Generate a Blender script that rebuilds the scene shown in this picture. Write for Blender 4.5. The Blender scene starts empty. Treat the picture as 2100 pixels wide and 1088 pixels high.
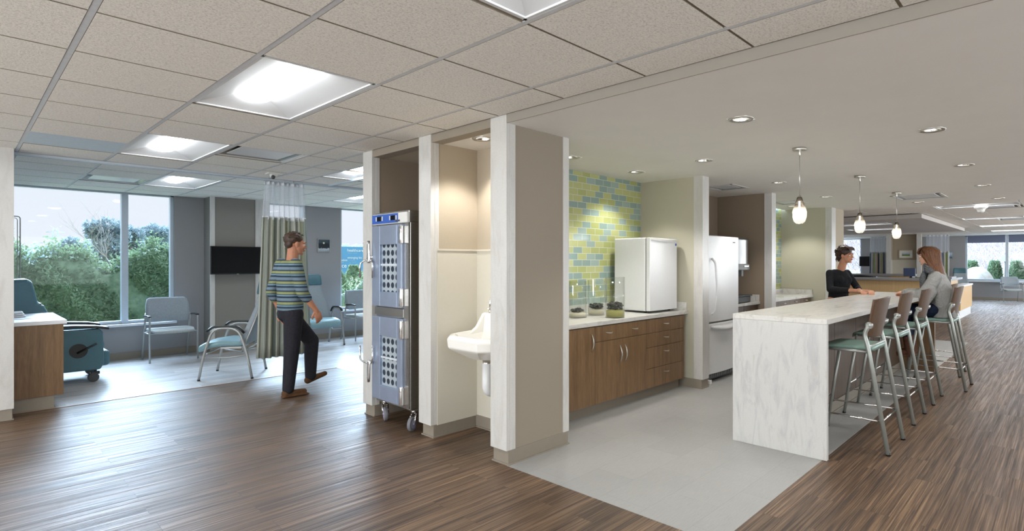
import bpy, bmesh, math, random
from mathutils import Vector, Matrix, noise as mnoise
R = random.Random(7)
PI = math.pi
sc = bpy.context.scene
COL = sc.collection

# ---------------------------------------------------------------- camera
# X runs along the kitchen, Y across the corridor towards the window bay, Z up; the camera stands at the origin.
CAM_H = 1.45
FPX, PX, HZ = 1135.6, 1150.0, 538.0
cam = bpy.data.objects.new('camera', bpy.data.cameras.new('camera'))
COL.objects.link(cam)
TH = math.atan2(1040.0, FPX)            # angle from the view axis to the +X axis
cam.location = (0, 0, CAM_H)
cam.rotation_euler = (PI/2, 0, TH - PI/2)
cam.data.sensor_width = 36
cam.data.lens = 36*FPX/2100
cam.data.shift_x = (1050-PX)/2100
cam.data.shift_y = -(544-HZ)/2100
cam.data.clip_start = .05
cam.data.clip_end = 500
sc.camera = cam

# ---------------------------------------------------------------- sky and exposure
w = bpy.data.worlds.new('sky'); sc.world = w; w.use_nodes = True
nt = w.node_tree; nt.nodes.clear()
wo = nt.nodes.new('ShaderNodeOutputWorld'); bg = nt.nodes.new('ShaderNodeBackground')
tc = nt.nodes.new('ShaderNodeTexCoord'); sp = nt.nodes.new('ShaderNodeSeparateXYZ'); rp = nt.nodes.new('ShaderNodeValToRGB')
nt.links.new(tc.outputs['Generated'], sp.inputs[0]); nt.links.new(sp.outputs['Z'], rp.inputs[0])
rp.color_ramp.elements[0].position = 0.0; rp.color_ramp.elements[0].color = (.90, .94, 1.0, 1)
rp.color_ramp.elements[1].position = .5; rp.color_ramp.elements[1].color = (.78, .88, 1.0, 1)
nt.links.new(rp.outputs[0], bg.inputs[0]); bg.inputs[1].default_value = .82
nt.links.new(bg.outputs[0], wo.inputs[0])
sc.view_settings.view_transform = 'Standard'; sc.view_settings.look = 'None'
sc.view_settings.exposure = 0.30; sc.view_settings.gamma = 1; sc.view_settings.use_curve_mapping = False
sc.cycles.transparent_max_bounces = 32; sc.cycles.max_bounces = 14; sc.cycles.diffuse_bounces = 8
TROFFER_W, DOWN_W = 12.5, 36.0
def area(name, loc, rot, sx, sy, W, col):
    l = bpy.data.lights.new(name, 'AREA'); l.shape = 'RECTANGLE'; l.size = sx; l.size_y = sy; l.energy = W; l.color = col
    o = bpy.data.objects.new(name, l); COL.objects.link(o); o.location = loc; o.rotation_euler = rot; return o
# unseen fill lamps, added in made-up window openings behind and beside the camera
area('fill_light_back', (-3.93, 2.2, 1.5), (0, -PI/2, 0), 1.5, 9.0, 270, (.94, .98, 1))
area('fill_light_side', (5.0, -2.93, 1.5), (PI/2, 0, 0), 14.0, 1.5, 110, (.94, .98, 1))
area('fill_light_side_far', (19.0, -2.93, 1.5), (PI/2, 0, 0), 13.0, 1.5, 340, (.94, .98, 1))
# bright overcast horizon in front of the bay windows
sl = bpy.data.lights.new('overcast_sun', 'SUN'); sl.energy = 25; sl.angle = 1.2; sl.color = (.60, .80, 1.0)
so = bpy.data.objects.new('overcast_sun', sl); COL.objects.link(so); so.rotation_euler = (math.radians(-49), 0, math.radians(-12))
sl2 = bpy.data.lights.new('overcast_sun_end', 'SUN'); sl2.energy = 4; sl2.angle = 1.0; sl2.color = (.74, .86, 1.0)
so2 = bpy.data.objects.new('overcast_sun_end', sl2); COL.objects.link(so2); so2.rotation_euler = (math.radians(-74), 0, math.radians(-84))

# ---------------------------------------------------------------- helpers
def S(r, g, b):
    f = lambda c: (c/255/12.92) if c/255 <= .04045 else ((c/255+.055)/1.055)**2.4
    return (f(r), f(g), f(b), 1)

class NT:
    def __init__(s, name):
        s.m = bpy.data.materials.new(name); s.m.use_nodes = True
        s.t = s.m.node_tree; s.t.nodes.clear()
        s.out = s.t.nodes.new('ShaderNodeOutputMaterial'); s.b = s.n('ShaderNodeBsdfPrincipled')
        s.l(s.b.outputs[0], s.out.inputs[0])
    def n(s, t, **k):
        x = s.t.nodes.new(t)
        for a, v in k.items(): setattr(x, a, v)
        return x
    def l(s, a, b): s.t.links.new(a, b)
    def coord(s, scale=(1, 1, 1), rot=(0, 0, 0), kind='Object', loc=(0, 0, 0)):
        c = s.n('ShaderNodeTexCoord'); m = s.n('ShaderNodeMapping')
        m.inputs['Scale'].default_value = scale; m.inputs['Rotation'].default_value = rot; m.inputs['Location'].default_value = loc
        s.l(c.outputs[kind], m.inputs[0]); return m.outputs[0]
    def noise(s, v, scale=5, detail=4, rough=.6, dist=0):
        x = s.n('ShaderNodeTexNoise'); x.inputs['Scale'].default_value = scale; x.inputs['Detail'].default_value = detail
        x.inputs['Roughness'].default_value = rough; x.inputs['Distortion'].default_value = dist
        s.l(v, x.inputs['Vector']); return x.outputs['Fac']
    def ramp(s, f, stops, interp='LINEAR'):
        x = s.n('ShaderNodeValToRGB'); cr = x.color_ramp; cr.interpolation = interp
        while len(cr.elements) < len(stops): cr.elements.new(.5)
        for e, (p, c) in zip(cr.elements, stops): e.position = p; e.color = c if len(c) == 4 else (*c, 1)
        s.l(f, x.inputs[0]); return x.outputs[0]
    def mix(s, f, a, b, mode='MIX'):
        x = s.n('ShaderNodeMix', data_type='RGBA', blend_type=mode)
        for i, v in ((0, f), (6, a), (7, b)):
            if isinstance(v, (int, float)): x.inputs[i].default_value = v
            elif isinstance(v, tuple): x.inputs[i].default_value = v
            else: s.l(v, x.inputs[i])
        return x.outputs[2]
    def bump(s, h, st=.2, d=.01):
        x = s.n('ShaderNodeBump'); x.inputs['Strength'].default_value = st; x.inputs['Distance'].default_value = d
        s.l(h, x.inputs['Height']); s.l(x.outputs[0], s.b.inputs['Normal'])
    def set(s, rough=.5, metal=0, spec=.5, coat=0):
        s.b.inputs['Roughness'].default_value = rough; s.b.inputs['Metallic'].default_value = metal
        s.b.inputs['Specular IOR Level'].default_value = spec; s.b.inputs['Coat Weight'].default_value = coat
    def col(s, c):
        if isinstance(c, tuple): s.b.inputs['Base Color'].default_value = c
        else: s.l(c, s.b.inputs['Base Color'])

def plain(name, c, rough=.5, metal=0, spec=.5, var=.06, scale=30, bump=0, coat=0, stretch=(1, 1, 1)):
    m = NT(name); m.set(rough, metal, spec, coat)
    f = m.noise(m.coord(stretch), scale, 3)
    a = tuple(x*(1-var) for x in c[:3])+(1,); b = tuple(min(1, x*(1+var)) for x in c[:3])+(1,)
    m.col(m.ramp(f, [(.3, a), (.7, b)]))
    if bump: m.bump(f, bump, .005)
    return m.m

def emit(name, c, st):
    m = NT(name); m.b.inputs['Base Color'].default_value = c; m.b.inputs['Emission Color'].default_value = c
    m.b.inputs['Emission Strength'].default_value = st; return m.m

def marble(name, base, v1, v2, stretch=(1, 1, .25), scale=3.0):
    m = NT(name); m.set(.28, 0, .5)
    c = m.coord(stretch)
    f = m.noise(c, scale, 7, .62, 1.2); g = m.noise(c, scale*1.9, 5, .6, .8); h = m.noise(m.coord(), 260, 2)
    x = m.mix(m.ramp(f, [(.50, (0, 0, 0)), (.72, (1, 1, 1))]), base, v1)
    x = m.mix(m.ramp(g, [(.56, (0, 0, 0)), (.74, (1, 1, 1))]), x, v2)
    x = m.mix(m.ramp(h, [(.35, (.90, .90, .90)), (.6, (1, 1, 1))]), (0, 0, 0, 1), x, 'MIX')
    m.col(x); return m.m

def wood(name, dark, light, axis='z', scale=1.0, rough=.4, stretch=18):
    m = NT(name); m.set(rough, 0, .4)
    s = {'z': (stretch, stretch, 1), 'x': (1, stretch, stretch), 'y': (stretch, 1, stretch)}[axis]
    c = m.coord(tuple(a*scale for a in s))
    f = m.noise(c, 1.6, 6, .65, .6); g = m.noise(m.coord(tuple(a*scale*5 for a in s)), 2, 3)
    x = m.ramp(f, [(.25, dark), (.5, tuple((a+b)/2 for a, b in zip(dark, light))), (.75, light)])
    x = m.mix(.35, x, m.ramp(g, [(.3, dark), (.7, light)])); m.col(x); return m.m

class MB:
    """collects shapes for one mesh object"""
    def __init__(s): s.b = bmesh.new(); s.mi = 0
    def _new(s, faces):
        for f in faces: f.material_index = s.mi
    def box(s, x0, x1, y0, y1, z0, z1):
        r = bmesh.ops.create_cube(s.b, size=1)
        for v in r['verts']:
            v.co = Vector(((x0+x1)/2+v.co.x*(x1-x0), (y0+y1)/2+v.co.y*(y1-y0), (z0+z1)/2+v.co.z*(z1-z0)))
        fs = {f for v in r['verts'] for f in v.link_faces}; s._new(fs); return s
    def cyl(s, p0, p1, r0, r1=None, seg=16, caps=True):
        r1 = r0 if r1 is None else r1; p0, p1 = Vector(p0), Vector(p1); d = p1-p0
        q = d.to_track_quat('Z', 'Y').to_matrix().to_4x4()
        r = bmesh.ops.create_cone(s.b, cap_ends=caps, segments=seg, radius1=r0, radius2=r1, depth=d.length, matrix=Matrix.Translation((p0+p1)/2) @ q)
        fs = {f for v in r['verts'] for f in v.link_faces}; s._new(fs)
        for f in fs: f.smooth = len(f.verts) == 4
        return s
    def sph(s, c, r, seg=16, rings=10, rot=None):
        r = (r, r, r) if isinstance(r, (int, float)) else r
        M = Matrix.Translation(c) @ (rot.to_4x4() if rot else Matrix.Identity(4)) @ Matrix.Diagonal((*r, 1))
        q = bmesh.ops.create_uvsphere(s.b, u_segments=seg, v_segments=rings, radius=1, matrix=M)
        fs = {f for v in q['verts'] for f in v.link_faces}; s._new(fs)
        for f in fs: f.smooth = True
        return s
    def loft(s, rings, close=True, caps=True, smooth=True):
        vs = [[s.b.verts.new(p) for p in r] for r in rings]; n = len(vs[0]); fs = []
        for a, b in zip(vs, vs[1:]):
            for i in range(n if close else n-1):
                j = (i+1) % n
                try: fs.append(s.b.faces.new((a[i], a[j], b[j], b[i])))
                except ValueError: pass
        for f in fs: f.smooth = smooth
        if caps:
            for r in (vs[0][::-1], vs[-1]):
                try: fs.append(s.b.faces.new(r))
                except ValueError: pass
        s._new(fs); return s
    def tube(s, pts, r, seg=10, flat=None):
        """round (or flattened) tube through points"""
        pts = [Vector(p) for p in pts]; rings = []; n = len(pts); up = None
        for i, p in enumerate(pts):
            t = (pts[min(i+1, n-1)]-pts[max(i-1, 0)]).normalized()
            if up is None: up = Vector((0, 0, 1)) if abs(t.z) < .9 else Vector((1, 0, 0))
            a = t.cross(up).normalized(); b = a.cross(t).normalized(); up = b
            rr = r[i] if isinstance(r, (list, tuple)) else r
            rings.append([p+a*math.cos(q*2*PI/seg)*rr+b*math.sin(q*2*PI/seg)*rr*(flat or 1) for q in range(seg)])
        return s.loft(rings)
    def lathe(s, prof, c=(0, 0, 0), seg=24, smooth=True, caps=False):
        c = Vector(c)
        return s.loft([[c+Vector((r*math.cos(a*2*PI/seg), r*math.sin(a*2*PI/seg), z)) for a in range(seg)] for r, z in prof], caps=caps, smooth=smooth)
    def prism(s, pts, off):
        """outline points extruded by a vector"""
        off = Vector(off); a = [s.b.verts.new(p) for p in pts]; b = [s.b.verts.new(Vector(p)+off) for p in pts]; n = len(a)
        fs = [s.b.faces.new(a[::-1]), s.b.faces.new(b)]
        for i in range(n): fs.append(s.b.faces.new((a[i], a[(i+1) % n], b[(i+1) % n], b[i])))
        s._new(fs); return s
    def quad(s, *p):
        s._new([s.b.faces.new([s.b.verts.new(q) for q in p])]); return s
    def build(s, name, mat, parent=None, bevel=0, smooth=False, sub=0, seg=2, recalc=True):
        if recalc: bmesh.ops.recalc_face_normals(s.b, faces=s.b.faces[:])
        me = bpy.data.meshes.new(name); s.b.to_mesh(me); s.b.free()
        for m in (mat if isinstance(mat, (list, tuple)) else [mat]): me.materials.append(m)
        if smooth: me.polygons.foreach_set('use_smooth', [True]*len(me.polygons))
        o = bpy.data.objects.new(name, me); COL.objects.link(o)
        if parent is not None:
            o.parent = parent
            if parent.type == 'EMPTY' and 'world' in parent: o.location = -parent.location
        if bevel:
            b = o.modifiers.new('b', 'BEVEL'); b.width = bevel; b.segments = seg; b.limit_method = 'ANGLE'; b.angle_limit = .7
        if sub:
            b = o.modifiers.new('s', 'SUBSURF'); b.levels = sub; b.render_levels = sub
        return o

def arcpts(pts, r, n=5):
    """polyline with rounded corners"""
    pts = [Vector(p) for p in pts]; out = [pts[0]]
    for a, b, c in zip(pts, pts[1:], pts[2:]):
        u = (a-b).normalized(); v = (c-b).normalized(); k = min(r, (a-b).length*.49, (c-b).length*.49)
        p, q = b+u*k, b+v*k
        for i in range(n+1):
            t = i/n; out.append(p*(1-t)**2+b*2*t*(1-t)+q*t*t)
    return out+[pts[-1]]

def thing(name, label, cat, loc=(0, 0, 0), group=None, world=True):
    """Empty at a thing's base. world=True: its parts' meshes are written in room coordinates"""
    o = bpy.data.objects.new(name, None); COL.objects.link(o); o.location = loc; o.empty_display_size = .05
    o['label'] = label; o['category'] = cat
    if group: o['group'] = group
    if world: o['world'] = 1
    return o
def tag(o, label, cat, group=None, kind=None):
    o['label'] = label; o['category'] = cat
    if group: o['group'] = group
    if kind: o['kind'] = kind
    return o
def struct(o): o['kind'] = 'structure'; return o
def dup(root, loc, rz, label, group=None):
    def cp(o, par):
        c = o.copy(); COL.objects.link(c); c.parent = par
        for ch in list(o.children): cp(ch, c)
        return c
    c = cp(root, None); c.location = loc; c.rotation_euler = (0, 0, rz); c['label'] = label
    if group: c['group'] = group
    return c

# ---------------------------------------------------------------- materials
def floor_wood(name, cols, plank=(1.2, .15), rough=.33, line=.5):
    m = NT(name); m.set(rough, 0, .5)
    c = m.coord()
    b = m.n('ShaderNodeTexBrick'); b.offset = .37; b.offset_frequency = 2
    for k, v in (('Color1', (0, 0, 0, 1)), ('Color2', (1, 1, 1, 1)), ('Mortar', (.4, .4, .4, 1)), ('Scale', 1), ('Mortar Size', .0012), ('Mortar Smooth', .1), ('Brick Width', plank[0]), ('Row Height', plank[1])):
        b.inputs[k].default_value = v
    m.l(c, b.inputs['Vector'])
    # shift the grain in every plank
    sx = m.n('ShaderNodeVectorMath', operation='MULTIPLY_ADD'); m.l(b.outputs['Color'], sx.inputs[0]); sx.inputs[1].default_value = (7, 3, 0)
    m.l(m.coord((.45, 20, 1)), sx.inputs[2])
    f = m.noise(sx.outputs[0], 1.6, 8, .68, .12)
    sy = m.n('ShaderNodeVectorMath', operation='MULTIPLY_ADD'); m.l(b.outputs['Color'], sy.inputs[0]); sy.inputs[1].default_value = (3, 11, 0)
    m.l(m.coord((1.2, 85, 1)), sy.inputs[2])
    g = m.noise(sy.outputs[0], 1.5, 5, .6)
    x = m.ramp(f, [(.36, cols[0]), (.46, cols[1]), (.55, cols[2]), (.66, cols[3])])
    x = m.mix(.5, x, m.ramp(g, [(.40, cols[0]), (.5, cols[1]), (.62, cols[3])]))
    y = m.mix(.30, x, b.outputs['Color'], 'SOFT_LIGHT')
    m.l(m.ramp(f, [(.35, (rough+.16,)*3), (.62, (rough-.05,)*3)]), m.b.inputs['Roughness'])
    y = m.mix(m.ramp(b.outputs['Fac'], [(0, (0, 0, 0)), (1, (line, line, line))]), y, tuple(q*.35 for q in cols[0][:3])+(1,))
    m.col(y); m.bump(f, .28, .01)
    return m.m
M = {}
M['floor'] = floor_wood('walnut_vinyl_plank', [S(46, 36, 29), S(82, 62, 47), S(106, 82, 61), S(146, 119, 92)], rough=.40)
M['bayfloor'] = floor_wood('grey_vinyl_plank', [S(148, 147, 148), S(174, 172, 172), S(194, 192, 192), S(214, 213, 213)], rough=.28, line=.3)
mm = NT('grey_vinyl_tile'); mm.set(.42, 0, .4)
f = mm.noise(mm.coord((3, 60, 1)), 4, 4); g = mm.noise(mm.coord(), 1.2, 3)
x = mm.ramp(f, [(.3, S(150, 150, 148)), (.7, S(168, 168, 166))]); x = mm.mix(.3, x, mm.ramp(g, [(.3, S(148, 147, 145)), (.7, S(172, 171, 169))]))
bk = mm.n('ShaderNodeTexBrick'); mm.l(mm.coord(), bk.inputs['Vector'])
for k, v in (('Color1', (1, 1, 1, 1)), ('Color2', (.93, .93, .93, 1)), ('Mortar', (.72, .72, .72, 1)), ('Scale', 1), ('Mortar Size', .001), ('Brick Width', .61), ('Row Height', .305)): bk.inputs[k].default_value = v
mm.col(mm.mix(1.0, x, bk.outputs['Color'], 'MULTIPLY')); mm.bump(f, .15, .003); M['kfloor'] = mm.m

def ceil_tile(name, base):
    m = NT(name); m.set(.9, 0, .1)
    f = m.noise(m.coord(), 95, 4, .8); g = m.noise(m.coord((1, 2.2, 1)), 60, 3, .7)
    x = m.ramp(f, [(.38, tuple(a*.66 for a in base[:3])), (.5, base[:3]), (.7, tuple(min(1, a*1.08) for a in base[:3]))])
    m.col(m.mix(.4, x, m.ramp(g, [(.36, tuple(a*.6 for a in base[:3])), (.48, base[:3])]))); m.bump(f, .5, .004); return m.m
M['tile'] = ceil_tile('mineral_ceiling_tile', S(240, 236, 228))
M['grid'] = plain('ceiling_grid_metal', S(205, 207, 210), .5, .0)
M['gridshade'] = plain('tile_gap_shade', S(140, 130, 114), .9)  # painted shade: darkens tile sides and the slab behind the gaps
M['drywall'] = plain('soffit_paint', S(228, 225, 219), .85, var=.015, scale=3)
M['taupe'] = plain('taupe_wall_paint', S(146, 136, 122), .8, var=.02, scale=150, bump=.05)
M['nichetaupe'] = plain('warm_beige_wall_paint', S(176, 164, 145), .8, var=.02, scale=150, bump=.05)
M['brownwall'] = plain('brown_wall_paint', S(140, 124, 106), .8, var=.02, scale=150, bump=.05)
M['greywall'] = plain('grey_wall_paint', S(150, 149, 150), .8, var=.02, scale=150, bump=.05)
M['olive'] = plain('olive_beige_wall_paint', S(184, 180, 161), .8, var=.02, scale=150, bump=.05)
M['panel'] = plain('cream_wall_panel', S(206, 201, 187), .45, var=.01)
M['base'] = plain('taupe_rubber_base', S(138, 129, 116), .5, var=.03)
M['trimw'] = marble('white_stone_trim', S(206, 204, 200), S(192, 189, 184), S(197, 194, 189), scale=7)
M['marble'] = marble('white_veined_stone', S(204, 203, 200), S(180, 180, 183), S(190, 186, 181), stretch=(1.0, 1.0, .22), scale=11)
M['marbletop'] = marble('white_stone_worktop', S(212, 210, 205), S(170, 167, 164), S(190, 184, 178), stretch=(.4, 1.8, 1), scale=6)
M['cab'] = wood('walnut_laminate', S(90, 68, 47), S(146, 116, 84))
M['cab2'] = wood('walnut_laminate_dark', S(68, 54, 44), S(112, 91, 74))
M['oak'] = wood('pale_oak_veneer', S(190, 156, 108), S(222, 190, 142), stretch=30)
M['ply'] = wood('walnut_plywood', S(72, 52, 36), S(104, 78, 56), rough=.42, stretch=10)
M['steel'] = plain('brushed_steel', (.60, .59, .57, 1), .26, 1, var=.08, scale=14, stretch=(1, 1, 12))
M['chrome'] = plain('chrome', (.82, .82, .82, 1), .10, 1, var=.02)
M['nickel'] = plain('satin_nickel', (.62, .59, .54, 1), .32, 1, var=.03)
M['silver'] = plain('silver_powder_coat', S(168, 170, 168), .34, .55, var=.03)
M['stoolframe'] = plain('sage_silver_powder_coat', S(160, 164, 158), .36, .45, var=.03)
M['white'] = plain('white_enamel', S(226, 227, 228), .3, var=.01, spec=.5)
M['whitematte'] = plain('white_plastic', S(215, 214, 210), .5, var=.01)
M['ceramic'] = plain('white_porcelain', S(238, 236, 230), .12, var=.005)
M['black'] = plain('black_plastic', S(22, 23, 25), .35, var=.1)
M['darkgrey'] = plain('dark_grey_plastic', S(70, 72, 74), .5, var=.05)
M['midgrey'] = plain('grey_plastic', S(120, 122, 122), .45, var=.04)
M['screen'] = plain('black_screen', S(14, 18, 24), .16, var=.1)
M['winframe'] = plain('pale_blue_grey_aluminium', S(188, 198, 208), .4, .2, var=.02)
M['winsill'] = plain('white_sill', S(225, 228, 232), .35, var=.01)
M['recl'] = plain('teal_vinyl', S(72, 112, 124), .42, var=.05, scale=9, bump=.05)
M['teal'] = plain('aqua_vinyl', S(122, 156, 164), .42, var=.04)
M['sage'] = plain('sage_stool_vinyl', S(122, 150, 140), .45, var=.14, scale=9, bump=.2, stretch=(12, 1.2, 1))
M['fabric'] = plain('blue_grey_woven_fabric', S(150, 160, 168), .85, var=.16, scale=60, bump=.3, stretch=(4, 4, .35))
M['fabricseat'] = plain('pale_woven_fabric', S(170, 176, 176), .85, var=.12, scale=60, bump=.2, stretch=(4, .5, .5))
M['rubber'] = plain('grey_rubber', S(112, 112, 118), .6, var=.04)
def glassmat(name, c=(1, 1, 1, 1), rough=0, mixf=.12, tint=None):
    m = NT(name); g = m.n('ShaderNodeBsdfGlossy'); g.inputs['Roughness'].default_value = .02
    t = m.n('ShaderNodeBsdfTransparent'); t.inputs[0].default_value = tint or c
    x = m.n('ShaderNodeMixShader'); fr = m.n('ShaderNodeLayerWeight'); fr.inputs[0].default_value = .5
    pw = m.n('ShaderNodeMath', operation='POWER'); m.l(fr.outputs['Facing'], pw.inputs[0]); pw.inputs[1].default_value = 4.0
    ma = m.n('ShaderNodeMath', operation='MULTIPLY_ADD'); m.l(pw.outputs[0], ma.inputs[0]); ma.inputs[1].default_value = mixf*.7; ma.inputs[2].default_value = .04*mixf
    m.l(ma.outputs[0], x.inputs[0]); m.l(t.outputs[0], x.inputs[1]); m.l(g.outputs[0], x.inputs[2]); m.l(x.outputs[0], m.out.inputs[0])
    m.t.nodes.remove(m.b); return m.m
M['glass'] = glassmat('window_glass', (.97, .985, 1, 1), mixf=.35)
M['jar'] = glassmat('clear_jar_glass', (.955, .965, .96, 1), mixf=1.0)
m_ = NT('glass_wall_tile'); m_.set(.10, 0, .6, .3)
cc = m_.n('ShaderNodeTexCoord'); mp = m_.n('ShaderNodeMapping'); mp.inputs['Rotation'].default_value = (PI/2, 0, 0); m_.l(cc.outputs['Object'], mp.inputs[0])
bk = m_.n('ShaderNodeTexBrick'); bk.offset = .5; m_.l(mp.outputs[0], bk.inputs['Vector'])
for k, v in (('Color1', (0, 0, 0, 1)), ('Color2', (1, 1, 1, 1)), ('Mortar', (.5, .5, .5, 1)), ('Scale', 1), ('Mortar Size', .0022), ('Mortar Smooth', .05), ('Brick Width', .150), ('Row Height', .0705)): bk.inputs[k].default_value = v
a_ = m_.ramp(bk.outputs['Color'], [(0, S(136, 158, 150)), (.25, S(148, 168, 160)), (.48, S(166, 172, 112)), (.7, S(178, 182, 126))], 'CONSTANT')
m_.col(m_.mix(bk.outputs['Fac'], a_, S(206, 212, 200))); M['glasstile'] = m_.m
M['lens'] = emit('troffer_lens', (.96, .985, 1, 1), TROFFER_W)
M['lens2'] = emit('downlight_lens', (1, .97, .93, 1), 3.0)
M['troffer'] = plain('white_reflector', S(212, 213, 214), .5, var=.005)
# ---------------------------------------------------------------- the setting
ZG, ZS = 2.514, 2.445                    # lay-in ceiling, plasterboard soffit
def sbox(name, mat, *b, bevel=0):
    m = MB()
    for q in (b if isinstance(b[0], (tuple, list)) else [b]): m.box(*q)
    return struct(m.build(name, mat, bevel=bevel))

sbox('floor_corridor', M['floor'], -4, 27.2, -3, 7.43, -.1, 0)
sbox('floor_bay', M['bayfloor'], (-1.7, 9, 7.43, 10.9, -.1, .0), (3.54, 9, 4.9, 7.43, -.02, .002))
sbox('floor_kitchen', M['kfloor'], (2.655, 12.4, 1.33, 2.95, -.02, .002), (3.30, 12.4, 2.95, 4.0, -.02, .002))
sbox('floor_far', M['bayfloor'], 25.0, 27.2, -3, 9.5, -.02, .002)
sbox('trim_floor_strip', plain('bronze_floor_strip', S(120, 88, 60), .5), -1.6, 3.54, 7.425, 7.437, -.01, .004)

US, VS = .6547, .628
def cells(u0, u1, v0, v1, uo, vo, skip, gu=.030, gv=.014):
    m = MB()
    i = math.floor((u0-uo)/US)
    while uo+i*US < u1-.02:
        j = math.floor((v0-vo)/VS)
        while vo+j*VS < v1-.02:
            a, b, c, d = max(u0, uo+i*US), min(u1, uo+(i+1)*US), max(v0, vo+j*VS), min(v1, vo+(j+1)*VS)
            cx, cy = (a+b)/2, (c+d)/2
            if b-a > .06 and d-c > .06 and not any(s[0] < cx < s[1] and s[2] < cy < s[3] for s in skip):
                m.box(a+gu/2, b-gu/2, c+gv/2, d-gv/2, ZG-.010, ZG+.012)
            j += 1
        i += 1
    return m
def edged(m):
    for f in m.b.faces: f.normal_update(); f.material_index = 1 if abs(f.normal.z) < .5 else 0  # upright tile sides get the painted shade tone
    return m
def U_(i): return .386+US*i
def V_(j): return 1.135+VS*j
TROFF = [(1, 3), (1, -1), (1, 7), (-2, 3), (-2, -1), (-2, 7), (6, 11), (2, 11), (8, 7), (4, 7)]      # cell indices, two cells long
FAR_T = [(12.45, .62), (16.2, .74), (19.9, .74), (23.2, .74), (12.45, -1.9), (16.2, -1.9), (19.9, -1.9)]
skip = [(U_(i), U_(i+1), V_(j), V_(j+2)) for i, j in TROFF]
VENT1, VENT2, DARK = (U_(2), U_(3), V_(7), V_(8)), (U_(1), U_(2), V_(12), V_(13)), (U_(0), U_(1), V_(8), V_(9))
skip += [VENT1, VENT2, DARK]
def holes(name, rect, hs, z0, z1, mat):
    """slab with rectangular openings, as strips"""
    us = sorted({rect[0], rect[1]} | {min(max(h[k], rect[0]), rect[1]) for h in hs for k in (0, 1)})
    vs = sorted({rect[2], rect[3]} | {min(max(h[k], rect[2]), rect[3]) for h in hs for k in (2, 3)})
    m = MB()
    for a, b in zip(us, us[1:]):
        run = None
        for c, d in zip(vs, vs[1:]):
            x, y = (a+b)/2, (c+d)/2
            hole = b-a < 1e-6 or any(h[0] < x < h[1] and h[2] < y < h[3] for h in hs)
            if hole:
                if run: m.box(a, b, run[0], run[1], z0, z1)
                run = None
            else: run = (run[0], d) if run else (c, d)
        if run: m.box(a, b, run[0], run[1], z0, z1)
    return struct(m.build(name, mat))
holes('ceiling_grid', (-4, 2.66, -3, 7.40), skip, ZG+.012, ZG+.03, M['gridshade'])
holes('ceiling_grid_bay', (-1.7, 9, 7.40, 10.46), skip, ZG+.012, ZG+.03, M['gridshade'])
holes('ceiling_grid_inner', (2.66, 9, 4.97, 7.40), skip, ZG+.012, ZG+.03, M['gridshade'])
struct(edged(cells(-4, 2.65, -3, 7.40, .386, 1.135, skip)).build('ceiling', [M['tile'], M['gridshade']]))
def bars(name, u0, u1, v0, v1, uo, w_=.026, z=ZG-.0085):
    m = MB(); i = math.ceil((u0-uo)/US)
    while uo+i*US < u1:
        m.box(uo+i*US-w_/2, uo+i*US+w_/2, v0, v1, z, ZG+.013); i += 1
    return struct(m.build(name, M['grid']))
M['cross'] = plain('cross_tee_shade', S(150, 140, 124), .8)  # taupe colour paints in the shadow line between tile rows
def crosses(name, u0, u1, v0, v1):
    m = MB(); j = math.ceil((v0-1.135)/VS)
    while 1.135+j*VS < v1-.03:
        v = 1.135+j*VS; u = u0
        for s in sorted(q for q in skip if q[2] < v-.01 < v+.01 < q[3])+[(u1, 0)]:
            if s[0] > u+.01: m.box(u, min(s[0], u1), v-.0068, v+.0068, ZG-.0035, ZG+.011)
            u = max(u, s[1])
        j += 1
    return struct(m.build(name, M['cross']))
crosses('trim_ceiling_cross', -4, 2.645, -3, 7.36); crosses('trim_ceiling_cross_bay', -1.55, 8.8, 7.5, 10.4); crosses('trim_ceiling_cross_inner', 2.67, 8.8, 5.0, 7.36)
sbox('trim_ceiling_edge', M['grid'], 2.636, 2.676, 5.0, 7.38, ZG-.0085, ZG+.012)
bars('trim_ceiling_runner', -4, 2.6, -3, 7.38, .386); bars('trim_ceiling_runner_bay', -1.6, 8.8, 7.46, 10.44, .386); bars('trim_ceiling_runner_inner', 2.7, 8.8, 4.98, 7.38, .386); bars('trim_ceiling_runner_far', 11.5, 27, -3, 9.4, 12.45, .02)
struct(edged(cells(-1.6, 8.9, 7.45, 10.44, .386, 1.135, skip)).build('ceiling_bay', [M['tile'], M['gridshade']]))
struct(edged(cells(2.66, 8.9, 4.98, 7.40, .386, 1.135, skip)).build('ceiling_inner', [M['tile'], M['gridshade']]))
fsk = [(u, u+US, v, v+2*VS) for u, v in FAR_T]+[(13.1, 13.1+US, .66, .66+VS), (17.0, 17.0+US, .66, .66+VS)]
CLOUD = (13.9, 20.6, 2.3, 8.0)
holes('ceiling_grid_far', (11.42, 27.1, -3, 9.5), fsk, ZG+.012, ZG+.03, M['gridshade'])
m = MB(); us, vs = [12.45+US*k for k in range(-2, 23)], [.62+VS*2*k for k in range(-3, 8)]
for a, b in zip(us, us[1:]):
    for c, d in zip(vs, vs[1:]):
        if a < 11.44: a = 11.44
        if b < 11.6: continue
        cc_ = [(c, (c+d)/2), ((c+d)/2, d)]
        for e, f in cc_:
            if not any(s[0]-.1 < (a+b)/2 < s[1]+.1 and s[2] < (e+f)/2 < s[3] for s in fsk): m.box(a+.01, b-.01, e+.008, f-.008, ZG-.008, ZG+.01)
struct(m.build('ceiling_far', M['tile']))

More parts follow.
